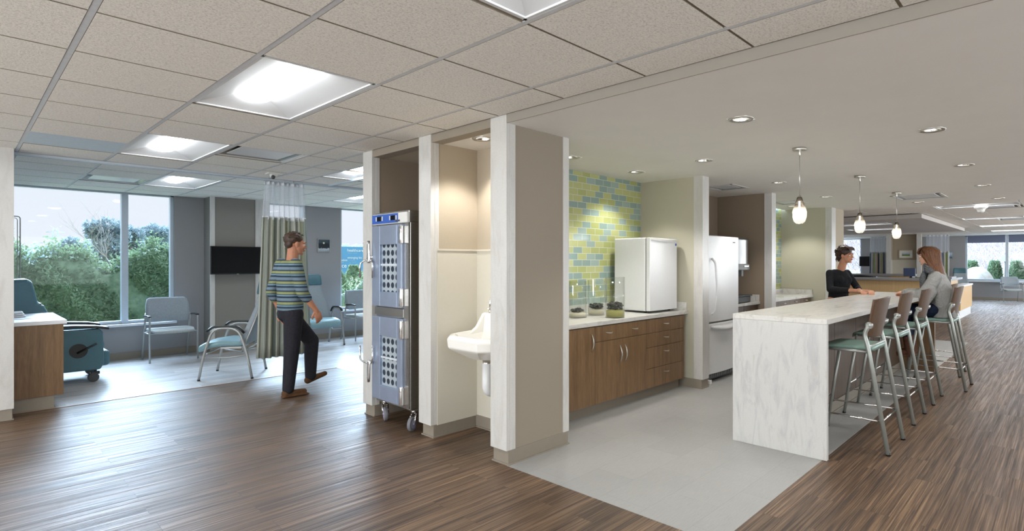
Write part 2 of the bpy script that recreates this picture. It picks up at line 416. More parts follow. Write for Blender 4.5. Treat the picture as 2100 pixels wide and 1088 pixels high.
# soffit over the kitchen, with its dark face towards the corridor
DL = [(4.95, .75), (6.95, .78), (8.93, .81), (4.93, 2.62), (6.92, 2.65), (8.88, 2.70), (10.69, 1.82), (5.05, 3.50), (3.93, 3.46), (9.97, 3.60), (3.68, 1.675), (10.9, .8), (2.86, 3.47), (2.96, -.9), (5.0, -1.1), (7.0, -1.1), (9.0, -1.1)]
SV = [(6.62, 7.17, 3.13, 3.56), (9.02, 9.64, 3.20, 3.66), (9.46, 10.22, 1.34, 1.97)]
hs = [(u-.075, u+.075, v-.075, v+.075) for u, v in DL]+SV
holes('ceiling_soffit', (2.655, 11.42, -3, 3.96), hs, ZS, ZS+.2, M['drywall'])

def trimpost(name, boxes, mat=None): return sbox(name, mat or M['trimw'], *boxes, bevel=.002)
BH = .105
# wall C: end of the sink niche, faces the kitchen
sbox('wall_niche_kitchen_side', M['taupe'], 2.68, 3.25, 2.955, 3.105, 0, ZS, bevel=0)
trimpost('trim_1', [(2.648, 2.68, 2.95, 3.125, BH, ZG), (2.68, 2.735, 2.948, 2.955, BH, ZS)])
trimpost('trim_2', [(3.25, 3.315, 2.946, 3.11, BH, ZS)])
# wall B between the sink and the cart
sbox('wall_niche_middle', M['nichetaupe'], 2.68, 3.55, 3.875, 4.01, 0, ZG)
trimpost('trim_3', [(2.64, 2.68, 3.87, 4.045, BH, ZG), (2.68, 2.72, 3.868, 3.875, BH, ZG)])
# wall A towards the bay
sbox('wall_niche_bay_side', M['brownwall'], 2.68, 9, 4.83, 4.965, 0, ZG+.05)
trimpost('trim_4', [(2.64, 2.68, 4.825, 4.995, BH, ZG), (2.68, 2.72, 4.823, 4.83, BH, ZG)])
sbox('wall_niche_back', M['nichetaupe'], (3.13, 3.30, 3.105, 3.875, 0, ZG+.05), (3.52, 3.6, 4.01, 4.83, 0, ZG+.05))
sbox('trim_niche_header', M['taupe'], (2.652, 2.76, 3.125, 3.87, ZS-.004, ZG+.01), (2.652, 2.76, 4.045, 4.825, ZS-.004, ZG+.01))
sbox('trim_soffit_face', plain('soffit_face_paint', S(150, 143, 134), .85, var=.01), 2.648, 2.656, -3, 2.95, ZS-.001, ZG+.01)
sbox('ceiling_niche', M['nichetaupe'], 2.75, 3.52, 4.01, 4.83, ZS, ZS+.05)
# lighter panel to chair-rail height in the sink niche
sbox('wall_niche_panel', M['panel'], (2.70, 3.13, 3.862, 3.875, .1, 1.55), (3.117, 3.13, 3.105, 3.862, .1, 1.55), (2.70, 3.13, 3.853, 3.875, 1.55, 1.565), (3.108, 3.13, 3.105, 3.853, 1.55, 1.565))
def baseb(name, segs):
    m = MB()
    for (x0, y0, x1, y1) in segs:
        a, b, c, d = min(x0, x1), max(x0, x1), min(y0, y1), max(y0, y1)
        m.box(a, b, c, d, 0, BH)
        m.box(a-.010, b+.010, c-.010, d+.010, 0, .012)
    return struct(m.build(name, M['base'], bevel=.002))
baseb('baseboard_kitchen_side', [(2.665, 2.949, 3.305, 3.11)])
baseb('baseboard_sink', [(2.665, 3.868, 3.12, 4.02), (3.11, 3.11, 3.14, 3.87)])
baseb('baseboard_cart', [(2.665, 4.822, 3.5, 4.985)])
# kitchen alcove walls
sbox('wall_tiled', M['glasstile'], (3.30, 5.78, 3.94, 3.97, .0, ZS+.02), (7.95, 10.65, 4.04, 4.07, 0, ZS+.02))
sbox('wall_kitchen_back', M['brownwall'], 5.9, 7.86, 3.95, 3.98, 0, ZS+.02)
sbox('wall_core', M['greywall'], 3.3, 11.42, 4.08, 4.83, 0, ZG+.05)
sbox('wall_wing_fridge', M['olive'], 5.78, 5.92, 3.20, 3.97, 0, ZS+.02)
trimpost('trim_5', [(5.775, 5.925, 3.085, 3.20, BH, ZS)])
sbox('wall_wing_dispenser', M['brownwall'], 7.86, 7.99, 3.22, 4.07, 0, ZS+.02)
trimpost('trim_6', [(7.85, 8.0, 3.11, 3.22, BH, ZS)])
sbox('wall_kitchen_end', M['olive'], 10.65, 11.2, 3.24, 4.08, 0, ZS+.02)
trimpost('trim_7', [(10.63, 10.86, 3.13, 3.24, BH, ZS)])
sbox('wall_kitchen_end_return', M['nichetaupe'], 10.86, 11.42, 3.15, 4.08, 0, ZG)
baseb('baseboard_wing', [(5.775, 3.10, 5.925, 3.95)])
baseb('baseboard_wing_far', [(7.85, 3.12, 8.0, 3.95)])
baseb('baseboard_kitchen_end', [(10.64, 3.14, 11.43, 3.9)])
# left column, bay walls and windows
sbox('wall_left', M['trimw'], -4, .36, 7.17, 7.43, BH, ZG+.02)
baseb('baseboard_left', [(-4, 7.18, .35, 7.42)])
sbox('wall_bay_left', M['greywall'], -1.75, -1.6, 7.43, 10.9, 0, ZG+.05)
sbox('wall_bay_right', M['greywall'], 8.9, 9.0, 4.97, 10.9, 0, ZG+.05)
VW = 10.45
SILL = .53
sbox('wall_window', M['greywall'], (-1.7, .48, VW, VW+.3, 0, ZG+.3), (.48, 2.34, VW, VW+.3, 0, SILL), (2.34, 3.66, VW, VW+.3, 0, ZG+.3), (3.66, 4.40, VW, VW+.3, 0, SILL),
     (4.40, 5.06, VW, VW+.3, 0, ZG+.3), (5.06, 8.6, VW, VW+.3, 0, SILL), (8.6, 9, VW, VW+.3, 0, ZG+.3), (-1.7, 9, VW, VW+.3, ZG+.01, ZG+.35))
sbox('wall_pillar', plain('pillar_grey_paint', S(132, 128, 122), .8, var=.03, scale=150, bump=.06), 2.745, 3.63, 10.09, VW, 0, ZG)
trimpost('trim_8', [(2.735, 2.80, 10.07, 10.11, BH, ZG), (3.40, 3.62, 10.07, 10.11, BH, ZG)])
baseb('baseboard_bay', [(-1.6, VW-.012, 9, VW+.05), (2.73, 10.08, 3.64, VW)])

def window(name, u0, u1, mull, z0=SILL, z1=ZG, v=VW+.05, panename='window_pane'):
    m = MB(); t = .045
    for a, b in ((u0, u0+t), (u1-t, u1)): m.box(a, b, v, v+.09, z0, z1)
    m.box(u0, u1, v, v+.09, z0, z0+t); m.box(u0, u1, v, v+.09, z1-.03, z1)
    for q in mull: m.box(q-.04, q+.04, v-.02, v+.10, z0, z1)
    f = struct(m.build(name, M['winframe'], bevel=.003))
    g = MB(); g.box(u0+t, u1-t, v+.045, v+.051, z0+t, z1-.03); g = g.build(panename, M['glass'], f)
    s = MB(); s.box(u0-.02, u1+.02, v-.11, v+.02, z0-.035, z0); s.build('window_sill', M['winsill'], f, bevel=.004)
    return f
window('window_1', .48, 2.34, [1.72])
window('window_2', 3.66, 4.40, [])
window('window_3', 5.06, 8.6, [6.3, 7.5])
sbox('trim_curtain_track', M['winframe'], (-1.6, 8.9, 7.385, 7.405, ZG-.035, ZG), (-1.6, 8.9, 7.435, 7.455, ZG-.035, ZG), (-1.6, 8.9, 7.385, 7.455, ZG-.012, ZG), (3.40, 3.44, 4.98, 7.39, ZG-.03, ZG))

# unseen walls behind and beside the camera; openings added for the fill lamps
M['offwhite'] = plain('off_white_wall_paint', S(226, 222, 214), .8, var=.01)
sbox('wall_back', M['offwhite'], (-4.1, -4, -3, 7.2, 0, .72), (-4.1, -4, -3, 7.2, 2.28, ZG+.05), (-4.1, -4, -3, -2.3, .72, 2.28), (-4.1, -4, 6.7, 7.2, .72, 2.28))
sbox('wall_right', M['offwhite'], (-4, 27.2, -3.1, -3, 0, .72), (-4, 27.2, -3.1, -3, 2.28, ZG+.05), (-4, -3, -3.1, -3, .72, 2.28), (26, 27.2, -3.1, -3, .72, 2.28))
# far end of the room
sbox('wall_far', M['greywall'], (27, 27.2, 3.0, 5.9, 0, ZG+.05), (27, 27.2, 5.9, 6.72, 0, ZG+.05), (27, 27.2, -3, 3.0, 0, .75), (27, 27.2, 6.72, 9.5, 0, .75), (27, 27.2, -3, -1.6, 0, ZG+.05), (27, 27.2, 9.0, 9.5, 0, ZG+.05), (27, 27.2, -3, 9.5, ZG, ZG+.3))
sbox('wall_far_left', M['greywall'], (11.3, 27, 9.4, 9.5, 0, ZG+.05), (11.32, 11.42, 4.08, 9.5, 0, ZG+.05))
sbox('wall_far_niche', M['nichetaupe'], (24.35, 24.45, 4.10, 5.0, 0, ZG), (24.0, 24.4, 4.95, 5.04, 0, ZG), (24.0, 24.4, 4.02, 4.10, 0, ZG))
sbox('wall_far_niche_panel', M['panel'], (24.34, 24.35, 4.10, 4.95, .1, 1.55), (24.0, 24.35, 4.938, 4.95, .1, 1.55))
trimpost('trim_9', [(23.95, 24.02, 4.95, 5.11, 0, ZG)]); trimpost('trim_10', [(23.95, 24.02, 3.97, 4.12, 0, ZG)])
def windowx(name, v0, v1, mull, z0, z1, x=27.05):
    m = MB(); t = .06
    for a, b in ((v0, v0+t), (v1-t, v1)): m.box(x, x+.1, a, b, z0, z1)
    m.box(x, x+.1, v0, v1, z0, z0+t); m.box(x, x+.1, v0, v1, z1-.04, z1)
    for q in mull: m.box(x-.03, x+.1, q-.045, q+.045, z0, z1)
    f = struct(m.build(name, M['winframe'], bevel=.003))
    MB().box(x+.05, x+.056, v0+t, v1-t, z0+t, z1-.04).build('window_pane', M['glass'], f)
    MB().box(x-.16, x+.02, v0-.02, v1+.02, z0-.05, z0).build('window_sill', M['winsill'], f)
    return f
windowx('window_4', -1.6, 3.0, [1.71, .4, -.6], .75, ZG)
windowx('window_5', 6.72, 9.0, [7.9], .75, ZG)
sbox('trim_roller_shade', plain('blue_grey_shade_fabric', S(104, 112, 134), .8), (27.0, 27.04, 1.76, 2.93, 2.22, ZG), (27.0, 27.04, -1.5, 1.66, 2.22, ZG))
baseb('baseboard_far', [(26.98, -3, 27.0, 9.4)])
# plasterboard cloud beyond the kitchen
cl = holes('ceiling_cloud', CLOUD, [(14.9, 15.55, 3.2, 4.4), (17.3, 17.95, 3.5, 4.7)], 2.40, 2.49, plain('cloud_paint', S(186, 180, 176), .85, var=.01))
# ---------------------------------------------------------------- ceiling fittings
def troffer(u0, u1, v0, v1, z, label, group, first=[None]):
    """recessed fitting with a curved lens running along the middle; local origin at the centre of its opening"""
    cx, cy = (u0+u1)/2, (v0+v1)/2
    if first[0] is not None:
        d = dup(first[0], (cx, cy, z), 0, label, group); return d
    hu, hv = (U_(1)-U_(0))/2-.012, VS-.012
    t = thing('recessed_troffer', label, 'ceiling light', (0, 0, 0), group, world=False)
    m = MB()
    m.box(-hu, -hu+.02, -hv, hv, -.008, .05); m.box(hu-.02, hu, -hv, hv, -.008, .05)
    m.box(-hu, hu, -hv, -hv+.02, -.008, .05); m.box(-hu, hu, hv-.02, hv, -.008, .05)
    m.build('frame', M['troffer'], t, bevel=.002)
    m = MB(); lw = .10
    # sloped side reflectors, triangular ends
    A = [(-hu+.02, -hv+.02, 0), (-hu+.02, hv-.02, 0), (-lw, hv-.16, .07), (-lw, -hv+.16, .07)]
    B = [(hu-.02, -hv+.02, 0), (hu-.02, hv-.02, 0), (lw, hv-.16, .07), (lw, -hv+.16, .07)]
    m.quad(*A); m.quad(*B); m.quad(A[0], B[0], B[3], A[3]); m.quad(A[1], B[1], B[2], A[2])
    m.build('reflector', M['troffer'], t, recalc=False)
    m = MB(); m.box(-hu, hu, -hv, hv, .075, .08); m.build('housing', M['troffer'], t)
    m = MB(); n = 10
    prof = [(lw*math.cos(a*PI/n), -.030*math.sin(a*PI/n)+.062) for a in range(n+1)]
    m.loft([[(x, y, zz) for x, zz in prof] for y in (-hv+.17, hv-.17)], close=False, caps=False)
    for y in (-hv+.17, hv-.17): m._new([m.b.faces.new([m.b.verts.new((x, y, zz)) for x, zz in prof])])
    m.build('lens', M['lens'], t)
    first[0] = t; t.location = (cx, cy, z); return t
lab = {(8, 7): 'recessed ceiling light hidden behind the cart niche wall, farther one', (4, 7): 'recessed ceiling light hidden behind the cart niche wall, nearer one',
       (1, 3): 'large glowing recessed ceiling light in the tiles above the corridor, whole in view', (1, -1): 'glowing recessed ceiling light cut off by the top edge of the photo',
       (1, 7): 'glowing recessed ceiling light just in front of the curtain track, beside an air diffuser', (2, 11): 'glowing recessed ceiling light inside the window bay, beyond the curtain track',
       (6, 11): 'glowing recessed bay ceiling light half hidden by the cart niche post'}
SKIPT = {(8, 7), (4, 7)}
for i, j in TROFF:
    troffer(U_(i), U_(i+1), V_(j), V_(j+2), ZG, lab.get((i, j), 'recessed ceiling light out of the photo behind the viewer'), 'recessed ceiling lights')
for k, (u, v) in enumerate(FAR_T):
    troffer(u, u+US, v, v+2*VS, ZG, ['long glowing ceiling light nearest beyond the kitchen soffit', 'second glowing ceiling light beyond the kitchen soffit', 'third glowing ceiling light beyond the kitchen soffit', 'farthest glowing ceiling light, before the window at the end'][k] if k < 4 else 'recessed ceiling light out of the photo beside the far corridor', 'recessed ceiling lights')
for (u, v, z, l) in ((15.225, 3.8, 2.40, 'glowing ceiling light in the lowered panel, nearer one'), (17.625, 4.1, 2.40, 'glowing ceiling light in the lowered panel, farther one')):
    troffer(u-.33, u+.33, v-.6, v+.6, z, l, 'recessed ceiling lights')

def diffuser(u0, u1, v0, v1, z, label, name='air_diffuser', mat='whitematte'):
    t = thing(name, label, 'air diffuser', ((u0+u1)/2, (v0+v1)/2, z), 'square air diffusers')
    m = MB(); w_ = .035
    m.box(u0, u0+w_, v0, v1, z-.004, z+.02); m.box(u1-w_, u1, v0, v1, z-.004, z+.02); m.box(u0, u1, v0, v0+w_, z-.004, z+.02); m.box(u0, u1, v1-w_, v1, z-.004, z+.02)
    m.build('frame', M[mat], t, bevel=.002)
    m = MB(); a = w_
    P0 = [(u0+a, v0+a, z), (u1-a, v0+a, z), (u1-a, v1-a, z), (u0+a, v1-a, z)]; b = a+.05
    P1 = [(u0+b, v0+b, z+.05), (u1-b, v0+b, z+.05), (u1-b, v1-b, z+.05), (u0+b, v1-b, z+.05)]
    for i in range(4): m.quad(P0[i], P0[(i+1) % 4], P1[(i+1) % 4], P1[i])
    m.build('throat', M['silver'], t); 
    m = MB(); m.box(u0+b, u1-b, v0+b, v1-b, z+.05, z+.055); m.build('duct', M['darkgrey'], t)
    m = MB(); c = a+.055; m.box(u0+c, u1-c, v0+c, v1-c, z+.004, z+.012); m.build('plaque', M['winsill'], t, bevel=.004)
    return t
diffuser(*VENT1, ZG, 'square air diffuser beside the glowing light before the curtain track')
diffuser(*VENT2, ZG, 'square air diffuser in the bay ceiling near the big window')
for r, l in zip(SV, ('square air diffuser in the soffit above the tall white refrigerator', 'square air diffuser in the soffit over the far tiled counter', 'large air diffuser in the soffit beyond the third pendant')):
    diffuser(*r, ZS, l)
diffuser(13.1, 13.1+US, .66, .66+VS, ZG, 'air diffuser beside the nearest long light beyond the soffit')
diffuser(17.0, 17.0+US, .66, .66+VS, ZG, 'air diffuser beside the second long light beyond the soffit')
m = MB(); m.box(DARK[0]+.012, DARK[1]-.012, DARK[2]+.006, DARK[3]-.006, ZG-.008, ZG+.006)
tag(m.build('ceiling_access_panel', plain('blue_grey_metal_panel', S(196, 206, 216), .45, .1)), 'smooth blue-grey metal panel set among the ceiling tiles', 'ceiling panel')

DLL = ['round downlight over the stool side of the island, nearest the camera', 'round downlight over the stool side of the island, second', 'round downlight over the stool side of the island, third', 'round downlight in front of the tan wing wall', 'round downlight in front of the dispenser alcove',
 'round downlight in front of the olive end wall', 'round downlight next to the large far air diffuser', 'round downlight close over the small white fridge', 'round downlight partly hidden by the stone-trimmed post, over the jars', 'round downlight over the far tiled counter', 'large round downlight nearest the camera in the middle of the soffit',
 'round downlight at the far right of the soffit', 'round downlight over the white wash basin', 'round downlight out of the photo beside the corridor', 'round downlight out of the photo beside the corridor', 'round downlight out of the photo beside the corridor', 'round downlight out of the photo beside the corridor']
m = MB(); m.lathe([(.055, .0), (.068, -.004), (.082, -.006), (.086, -.003), (.086, .003), (.072, .003)], seg=32); ring = m.build('ring', M['nickel'])
dl0 = thing('downlight', '', 'ceiling light', world=False); ring.parent = dl0
m = MB(); m.lathe([(.070, .0), (.060, .045), (.058, .07)], seg=32); m.build('reflector', M['chrome'], dl0)
m = MB(); m.cyl((0, 0, .045), (0, 0, .05), .064, seg=32); m.build('lens', M['lens2'], dl0)
ld = bpy.data.lights.new('lamp', 'SPOT'); ld.energy = DOWN_W; ld.spot_size = 1.95; ld.spot_blend = .45; ld.shadow_soft_size = .05; ld.color = (1, .97, .92)
lo = bpy.data.objects.new('lamp', ld); COL.objects.link(lo); lo.parent = dl0; lo.location = (0, 0, -.012)
for k, (u, v) in enumerate(DL):
    o = dl0 if k == 0 else dup(dl0, (0, 0, 0), 0, DLL[k])
    o.location = (u, v, ZS); o['label'] = DLL[k]; o['group'] = 'round downlights in the soffit'

# pendants: smoked-top faceted glass
glow = NT('pendant_glass')
g1 = glow.n('ShaderNodeBsdfTranslucent'); g2 = glow.n('ShaderNodeBsdfTransparent'); g3 = glow.n('ShaderNodeBsdfGlossy'); g3.inputs['Roughness'].default_value = .05
cz = glow.n('ShaderNodeSeparateXYZ'); tcx = glow.n('ShaderNodeTexCoord'); glow.l(tcx.outputs['Object'], cz.inputs[0])
cr = glow.ramp(cz.outputs['Z'], [(.0, (.97, .94, .90)), (.11, (.90, .86, .80)), (.15, (.34, .31, .27)), (.25, (.28, .26, .23))])
tf = glow.ramp(cz.outputs['Z'], [(0, (.35, .35, .35)), (.13, (.35, .35, .35)), (.16, (.85, .85, .85))])
glow.l(cr, g1.inputs[0]); glow.l(cr, g2.inputs[0])
x1 = glow.n('ShaderNodeMixShader'); glow.l(tf, x1.inputs[0]); glow.l(g1.outputs[0], x1.inputs[1]); glow.l(g2.outputs[0], x1.inputs[2])
x2 = glow.n('ShaderNodeMixShader'); x2.inputs[0].default_value = .12; glow.l(x1.outputs[0], x2.inputs[1]); glow.l(g3.outputs[0], x2.inputs[2]); glow.l(x2.outputs[0], glow.out.inputs[0])
glow.t.nodes.remove(glow.b)
pd0 = thing('pendant_lamp', '', 'pendant lamp', world=False)      # origin at the bottom of the shade
HP = ZS-1.788
m = MB(); m.cyl((0, 0, HP-.004), (0, 0, HP-.022), .058, .058, 32); m.cyl((0, 0, HP-.02), (0, 0, HP-.065), .012, .007, 12); m.build('canopy', M['nickel'], pd0, bevel=.002)
m = MB(); m.cyl((0, 0, .24), (0, 0, HP-.06), .0035, seg=8); m.build('cord', M['nickel'], pd0)
m = MB(); m.cyl((0, 0, .195), (0, 0, .245), .014, .011, 16); m.build('socket', M['nickel'], pd0)
m = MB(); pr = [(.026, 0), (.046, .018), (.058, .06), (.060, .10), (.052, .13), (.034, .185), (.021, .225), (.015, .232)]
m.loft([[(r*math.cos((a+.5*(k % 2))*2*PI/9), r*math.sin((a+.5*(k % 2))*2*PI/9), z) for a in range(9)] for k, (r, z) in enumerate(pr)], caps=False, smooth=False)
m.build('shade', glow.m, pd0)
m = MB(); m.sph((0, 0, .075), (.018, .018, .024)); m.cyl((0, 0, .09), (0, 0, .2), .008, seg=8); m.build('bulb', emit('pendant_bulb', (1, .9, .76, 1), 14), pd0)
for k, (u, v, l) in enumerate(((4.95, 1.72, 'faceted glass pendant lamp nearest the camera'), (7.0, 1.76, 'middle glass pendant lamp, above the woman in black'), (9.0, 1.79, 'farthest glass pendant lamp, before the framed landscape'))):
    o = pd0 if k == 0 else dup(pd0, (0, 0, 0), 0, l)
    o.location = (u, v, 1.788); o['label'] = l; o['group'] = 'pendant lamps over the island'
# ceiling detector by the curtain, dome beyond the soffit
t = thing('motion_sensor', 'small white wedge-shaped sensor on the ceiling above the curtain', 'sensor', (2.53, 6.95, ZG-.07))
m = MB(); m.box(2.46, 2.62, 6.88, 6.99, ZG-.024, ZG-.009); m.prism([(2.50, 6.90, ZG-.02), (2.58, 6.90, ZG-.02), (2.565, 6.91, ZG-.06), (2.515, 6.91, ZG-.06)], (0, .07, 0)); m.build('housing', M['whitematte'], t, bevel=.006)
m = MB(); m.sph((2.52, 6.90, ZG-.06), (.022, .02, .025)); m.build('lens', M['darkgrey'], t)
m = MB(); m.lathe([(.11, 2.506), (.105, 2.47), (.07, 2.45), (.055, 2.40), (.03, 2.38), (.001, 2.378)], (12.95, 1.20, 0)); tag(m.build('ceiling_dome', M['whitematte']), 'white domed detector hanging in front of the nearest long light', 'detector')
# ---------------------------------------------------------------- warming cart in its niche (front faces -X)
c = thing('warming_cart', 'tall stainless double-door warming cart on castors in its wall niche', 'warming cabinet', (2.95, 4.42, 0))
Y0, Y1 = 4.136, 4.70
m = MB(); m.box(2.615, 3.30, Y0, Y1, .19, 1.80); m.box(2.605, 3.30, Y0, Y1, 1.80, 1.90); m.build('body', M['steel'], c, bevel=.006)
blue = plain('blue_control_strip', S(52, 92, 178), .35)
m = MB(); m.box(2.578, 2.615, Y0-.004, Y1+.004, 1.79, 1.885); cp = m.build('control_panel', M['whitematte'], c, bevel=.010)
m = MB(); m.box(2.574, 2.579, Y0+.13, Y1, 1.798, 1.878); m.build('blue_label', blue, cp)
for y in (Y1-.13, Y1-.36):
    m = MB(); m.box(2.568, 2.575, y-.035, y+.035, 1.82, 1.862); m.build('display', M['screen'], cp, bevel=.003)
    m = MB(); [m.box(2.569, 2.575, y+s*.052-.006, y+s*.052+.006, 1.822, 1.86) for s in (-1, 1)]; m.build('button', M['white'], cp)
m = MB(); m.box(2.570, 2.575, Y0+.14, Y0+.17, 1.805, 1.82); m.box(2.570, 2.575, Y0+.10, Y0+.125, 1.805, 1.82); m.build('badge', M['darkgrey'], cp)
dsteel = plain('blue_tinted_steel', S(160, 172, 194), .36, .6, var=.05, scale=6)
perf = NT('perforated_panel'); perf.set(.4, .3)
vv = perf.n('ShaderNodeTexCoord'); mm2 = perf.n('ShaderNodeMapping'); mm2.inputs['Scale'].default_value = (0, 14, 14); perf.l(vv.outputs['Object'], mm2.inputs[0])
fr_ = perf.n('ShaderNodeVectorMath', operation='FRACTION'); perf.l(mm2.outputs[0], fr_.inputs[0])
sb = perf.n('ShaderNodeVectorMath', operation='DISTANCE'); perf.l(fr_.outputs[0], sb.inputs[0]); sb.inputs[1].default_value = (0, .5, .5)
perf.col(perf.ramp(sb.outputs['Value'], [(.0, S(56, 64, 78)), (.34, S(56, 64, 78)), (.38, S(196, 202, 204))]))
def cartdoor(z0, z1, up):
    yw0, yw1 = Y0+.15, Y1-.13; zw0, zw1 = z0+.13, z1-.17
    m = MB(); a, b = Y0+.075, Y1+.005
    for q in ((a, yw0, z0, z1), (yw1, b, z0, z1), (yw0, yw1, z0, zw0), (yw0, yw1, zw1, z1)): m.box(2.575, 2.612, *q)
    d = m.build('door', dsteel, c, bevel=.003)
    m = MB(); m.box(2.60, 2.606, yw0, yw1, zw0, zw1); m.build('perforated_panel', perf.m, d)
    m = MB(); m.box(2.584, 2.587, yw0, yw1, zw0, zw1); m.build('glass', M['glass'], d)
    m = MB(); zc = (zw0+zw1)/2+.03; m.box(2.588, 2.60, yw0, yw1, zc-.008, zc+.008); m.build('shelf_edge', M['white'], d)
    m = MB()
    for z in (z0+.09, z1-.09): m.box(2.556, 2.600, Y0+.03, Y0+.085, z-.075, z+.075); m.cyl((2.560, Y0+.055, z-.08), (2.560, Y0+.055, z+.08), .013, seg=12)
    m.build('hinge', M['chrome'], d, bevel=.003)
    m = MB(); s = 1 if up else -1; zc = z0+.42 if up else z1-.44
    yh = Y1+.03
    m.loft([[(2.555-.012*math.cos(q*2*PI/12)-.0, yh+w_*math.sin(q*2*PI/12)*1.0, zc+s*h) for q in range(12)] for h, w_ in ((.17, .006), (.13, .022), (.03, .026), (-.02, .032), (-.035, .02))])
    m.tube(arcpts([(2.56, yh+.022, zc-s*.0), (2.50, yh+.055, zc-s*.03), (2.50, yh+.055, zc-s*.17)], .04), .008)
    m.tube(arcpts([(2.56, yh-.022, zc-s*.0), (2.555, yh-.07, zc-s*.03), (2.555, yh-.07, zc-s*.17)], .04), .008)
    m.cyl((2.56, yh, zc+.02), (2.60, yh-.04, zc+.02), .015, seg=10)
    m.build('latch_handle', M['chrome'], d)
cartdoor(1.06, 1.78, True); cartdoor(.22, .965, False)
m = MB(); m.box(2.60, 2.612, Y0+.08, Y1, .975, 1.05); m.build('mid_rail', M['steel'], c, bevel=.003)
m = MB(); m.box(2.60, 2.612, Y0+.07, Y0+.012+.0, .2, 1.79) if False else m.box(2.598, 2.613, Y0, Y0+.07, .20, 1.79); m.build('side_rail', M['steel'], c)
for (x, y, a) in ((2.68, 4.18, .5), (2.68, 4.66, 1.2), (3.22, 4.18, 0), (3.22, 4.66, 0)):
    m = MB(); ca, sa = math.cos(a), math.sin(a)
    m.box(x-.045, x+.045, y-.04, y+.04, .178, .19); m.cyl((x, y, .15), (x, y, .18), .025)
    o2 = Vector((-sa, ca, 0)); d2 = Vector((-ca, -sa, 0))
    for s in (-1, 1):
        p = Vector((x, y, .15))+o2*s*.022; q = Vector((x, y, .062))+o2*s*.022+d2*.035
        m.tube([p, (p+q)/2+d2*.006, q], .010, 6, flat=.35)
    k = m.build('caster', M['chrome'], c)
    ce = Vector((x, y, .062))+d2*.035
    m = MB(); m.cyl(ce-o2*.016, ce+o2*.016, .062, seg=28); m.build('wheel', M['rubber'], k, bevel=.006)
    m = MB(); m.cyl(ce-o2*.018, ce+o2*.018, .038, seg=24); m.cyl(ce-o2*.026, ce+o2*.026, .008, seg=10); m.build('hub', plain('lilac_hub', S(150, 148, 170), .4), k)

# ---------------------------------------------------------------- wash basin
c = thing('wash_basin', 'white wall-hung porcelain wash basin in the lit niche', 'sink', (2.9, 3.5, .7))
m = MB()
y0, y1, xf, xb, zt = 3.215, 3.765, 2.665, 3.112, .868
def ring_(ins, z, zb, ch=.085, bk=None):
    a, b, f, k = y0+ins, y1-ins, xf+ins, (bk or xb)-ins*.3
    return [(f, a+ch, z), (f, b-ch, z), (f+ch*.8, b, z), (k, b, zb), (k, a, zb), (f+ch*.8, a, z)]
m.loft([ring_(.13, .68, .68), ring_(.03, .745, .735), ring_(.006, .765, .755), ring_(0, .835, .85), ring_(.018, zt, zt+.02), ring_(.05, zt-.006, zt-.004), ring_(.075, zt-.05, zt-.05, bk=3.06), ring_(.12, zt-.10, zt-.10, bk=3.03)], smooth=False)
bowl = m.build('basin', M['ceramic'], c, bevel=.010, seg=3)
m = MB(); prof = [(3.114, .80), (2.86, .845), (2.93, .862), (3.0, .905), (3.05, .975), (3.075, 1.015), (3.114, 1.02)]
m.prism([(x, y0+.02, z) for x, z in prof], (0, .035, 0)); m.prism([(x, y1-.055, z) for x, z in prof], (0, .035, 0)); m.prism([(3.06, y0+.03, .82), (3.114, y0+.03, .82), (3.114, y0+.03, 1.02), (3.08, y0+.03, 1.018)], (0, y1-y0-.06, 0))
m.build('back_ledge', M['ceramic'], c, bevel=.012, seg=3)
m = MB(); m.cyl((3.0, 3.42, 1.0), (3.0, 3.42, 1.0+.001), .001) if False else m.tube(arcpts([(3.09, 3.50, 1.0), (3.09, 3.50, 1.17), (2.965, 3.50, 1.17), (2.965, 3.50, 1.06)], .075, 8), .011, 12)
m.cyl((3.09, 3.50, 1.005), (3.09, 3.50, 1.05), .022); m.cyl((2.965, 3.5, 1.065), (2.965, 3.5, 1.035), .015)
for s in (-1, 1): m.cyl((3.09, 3.5+s*.1, 1.01), (3.09, 3.5+s*.1, 1.05), .018); m.tube([(3.09, 3.5+s*.1, 1.055), (3.04, 3.5+s*.13, 1.06)], .007)
m.build('faucet', M['chrome'], c)
m = MB(); m.cyl((2.90, 3.46, .60), (2.90, 3.46, .665), .035, .04); m.build('drain_flange', M['chrome'], c)
m = MB(); m.tube(arcpts([(2.90, 3.46, .64), (2.90, 3.46, .40), (3.02, 3.46, .40), (3.02, 3.46, .50), (3.112, 3.46, .50)], .06, 6), .042, 16); m.build('trap_cover', M['white'], c)

# ---------------------------------------------------------------- kitchen base cabinets (faces at Y = 3.30)
def pull(parent, p, axis, L=.105):
    """bowed nickel pull proud of the face in -Y"""
    m = MB(); n = 10; rings = []
    for i in range(n+1):
        t = i/n*2-1; o_ = -.026*(1-t*t)-.003; w_ = .011*(1-t*t)+.003
        a = Vector((t*L/2, 0, 0)) if axis == 'x' else Vector((0, 0, t*L/2)); u = Vector((0, 0, 1)) if axis == 'x' else Vector((1, 0, 0))
        b = Vector(p)+a+Vector((0, o_, 0)); k = -1 if axis == 'x' else 1
        rings.append([b-u*w_*.3, b+Vector((0, .005, 0)), b+u*w_*k+Vector((0, .004, 0)), b+u*w_*k+Vector((0, -.002, 0))])
    m.loft(rings); return m.build('handle', M['nickel'], parent)
YF = 3.30
def front(parent, kind, x0, x1, z0, z1, hp, hax, L=.105, mat='cab'):
    m = MB(); m.box(x0+.002, x1-.002, YF-.019, YF, z0+.002, z1-.002)
    d = m.build(kind, M[mat], parent, bevel=.0015, seg=1); pull(d, (hp[0], YF-.019, hp[1]), hax, L); return d
ZT, ZB = .845, .112
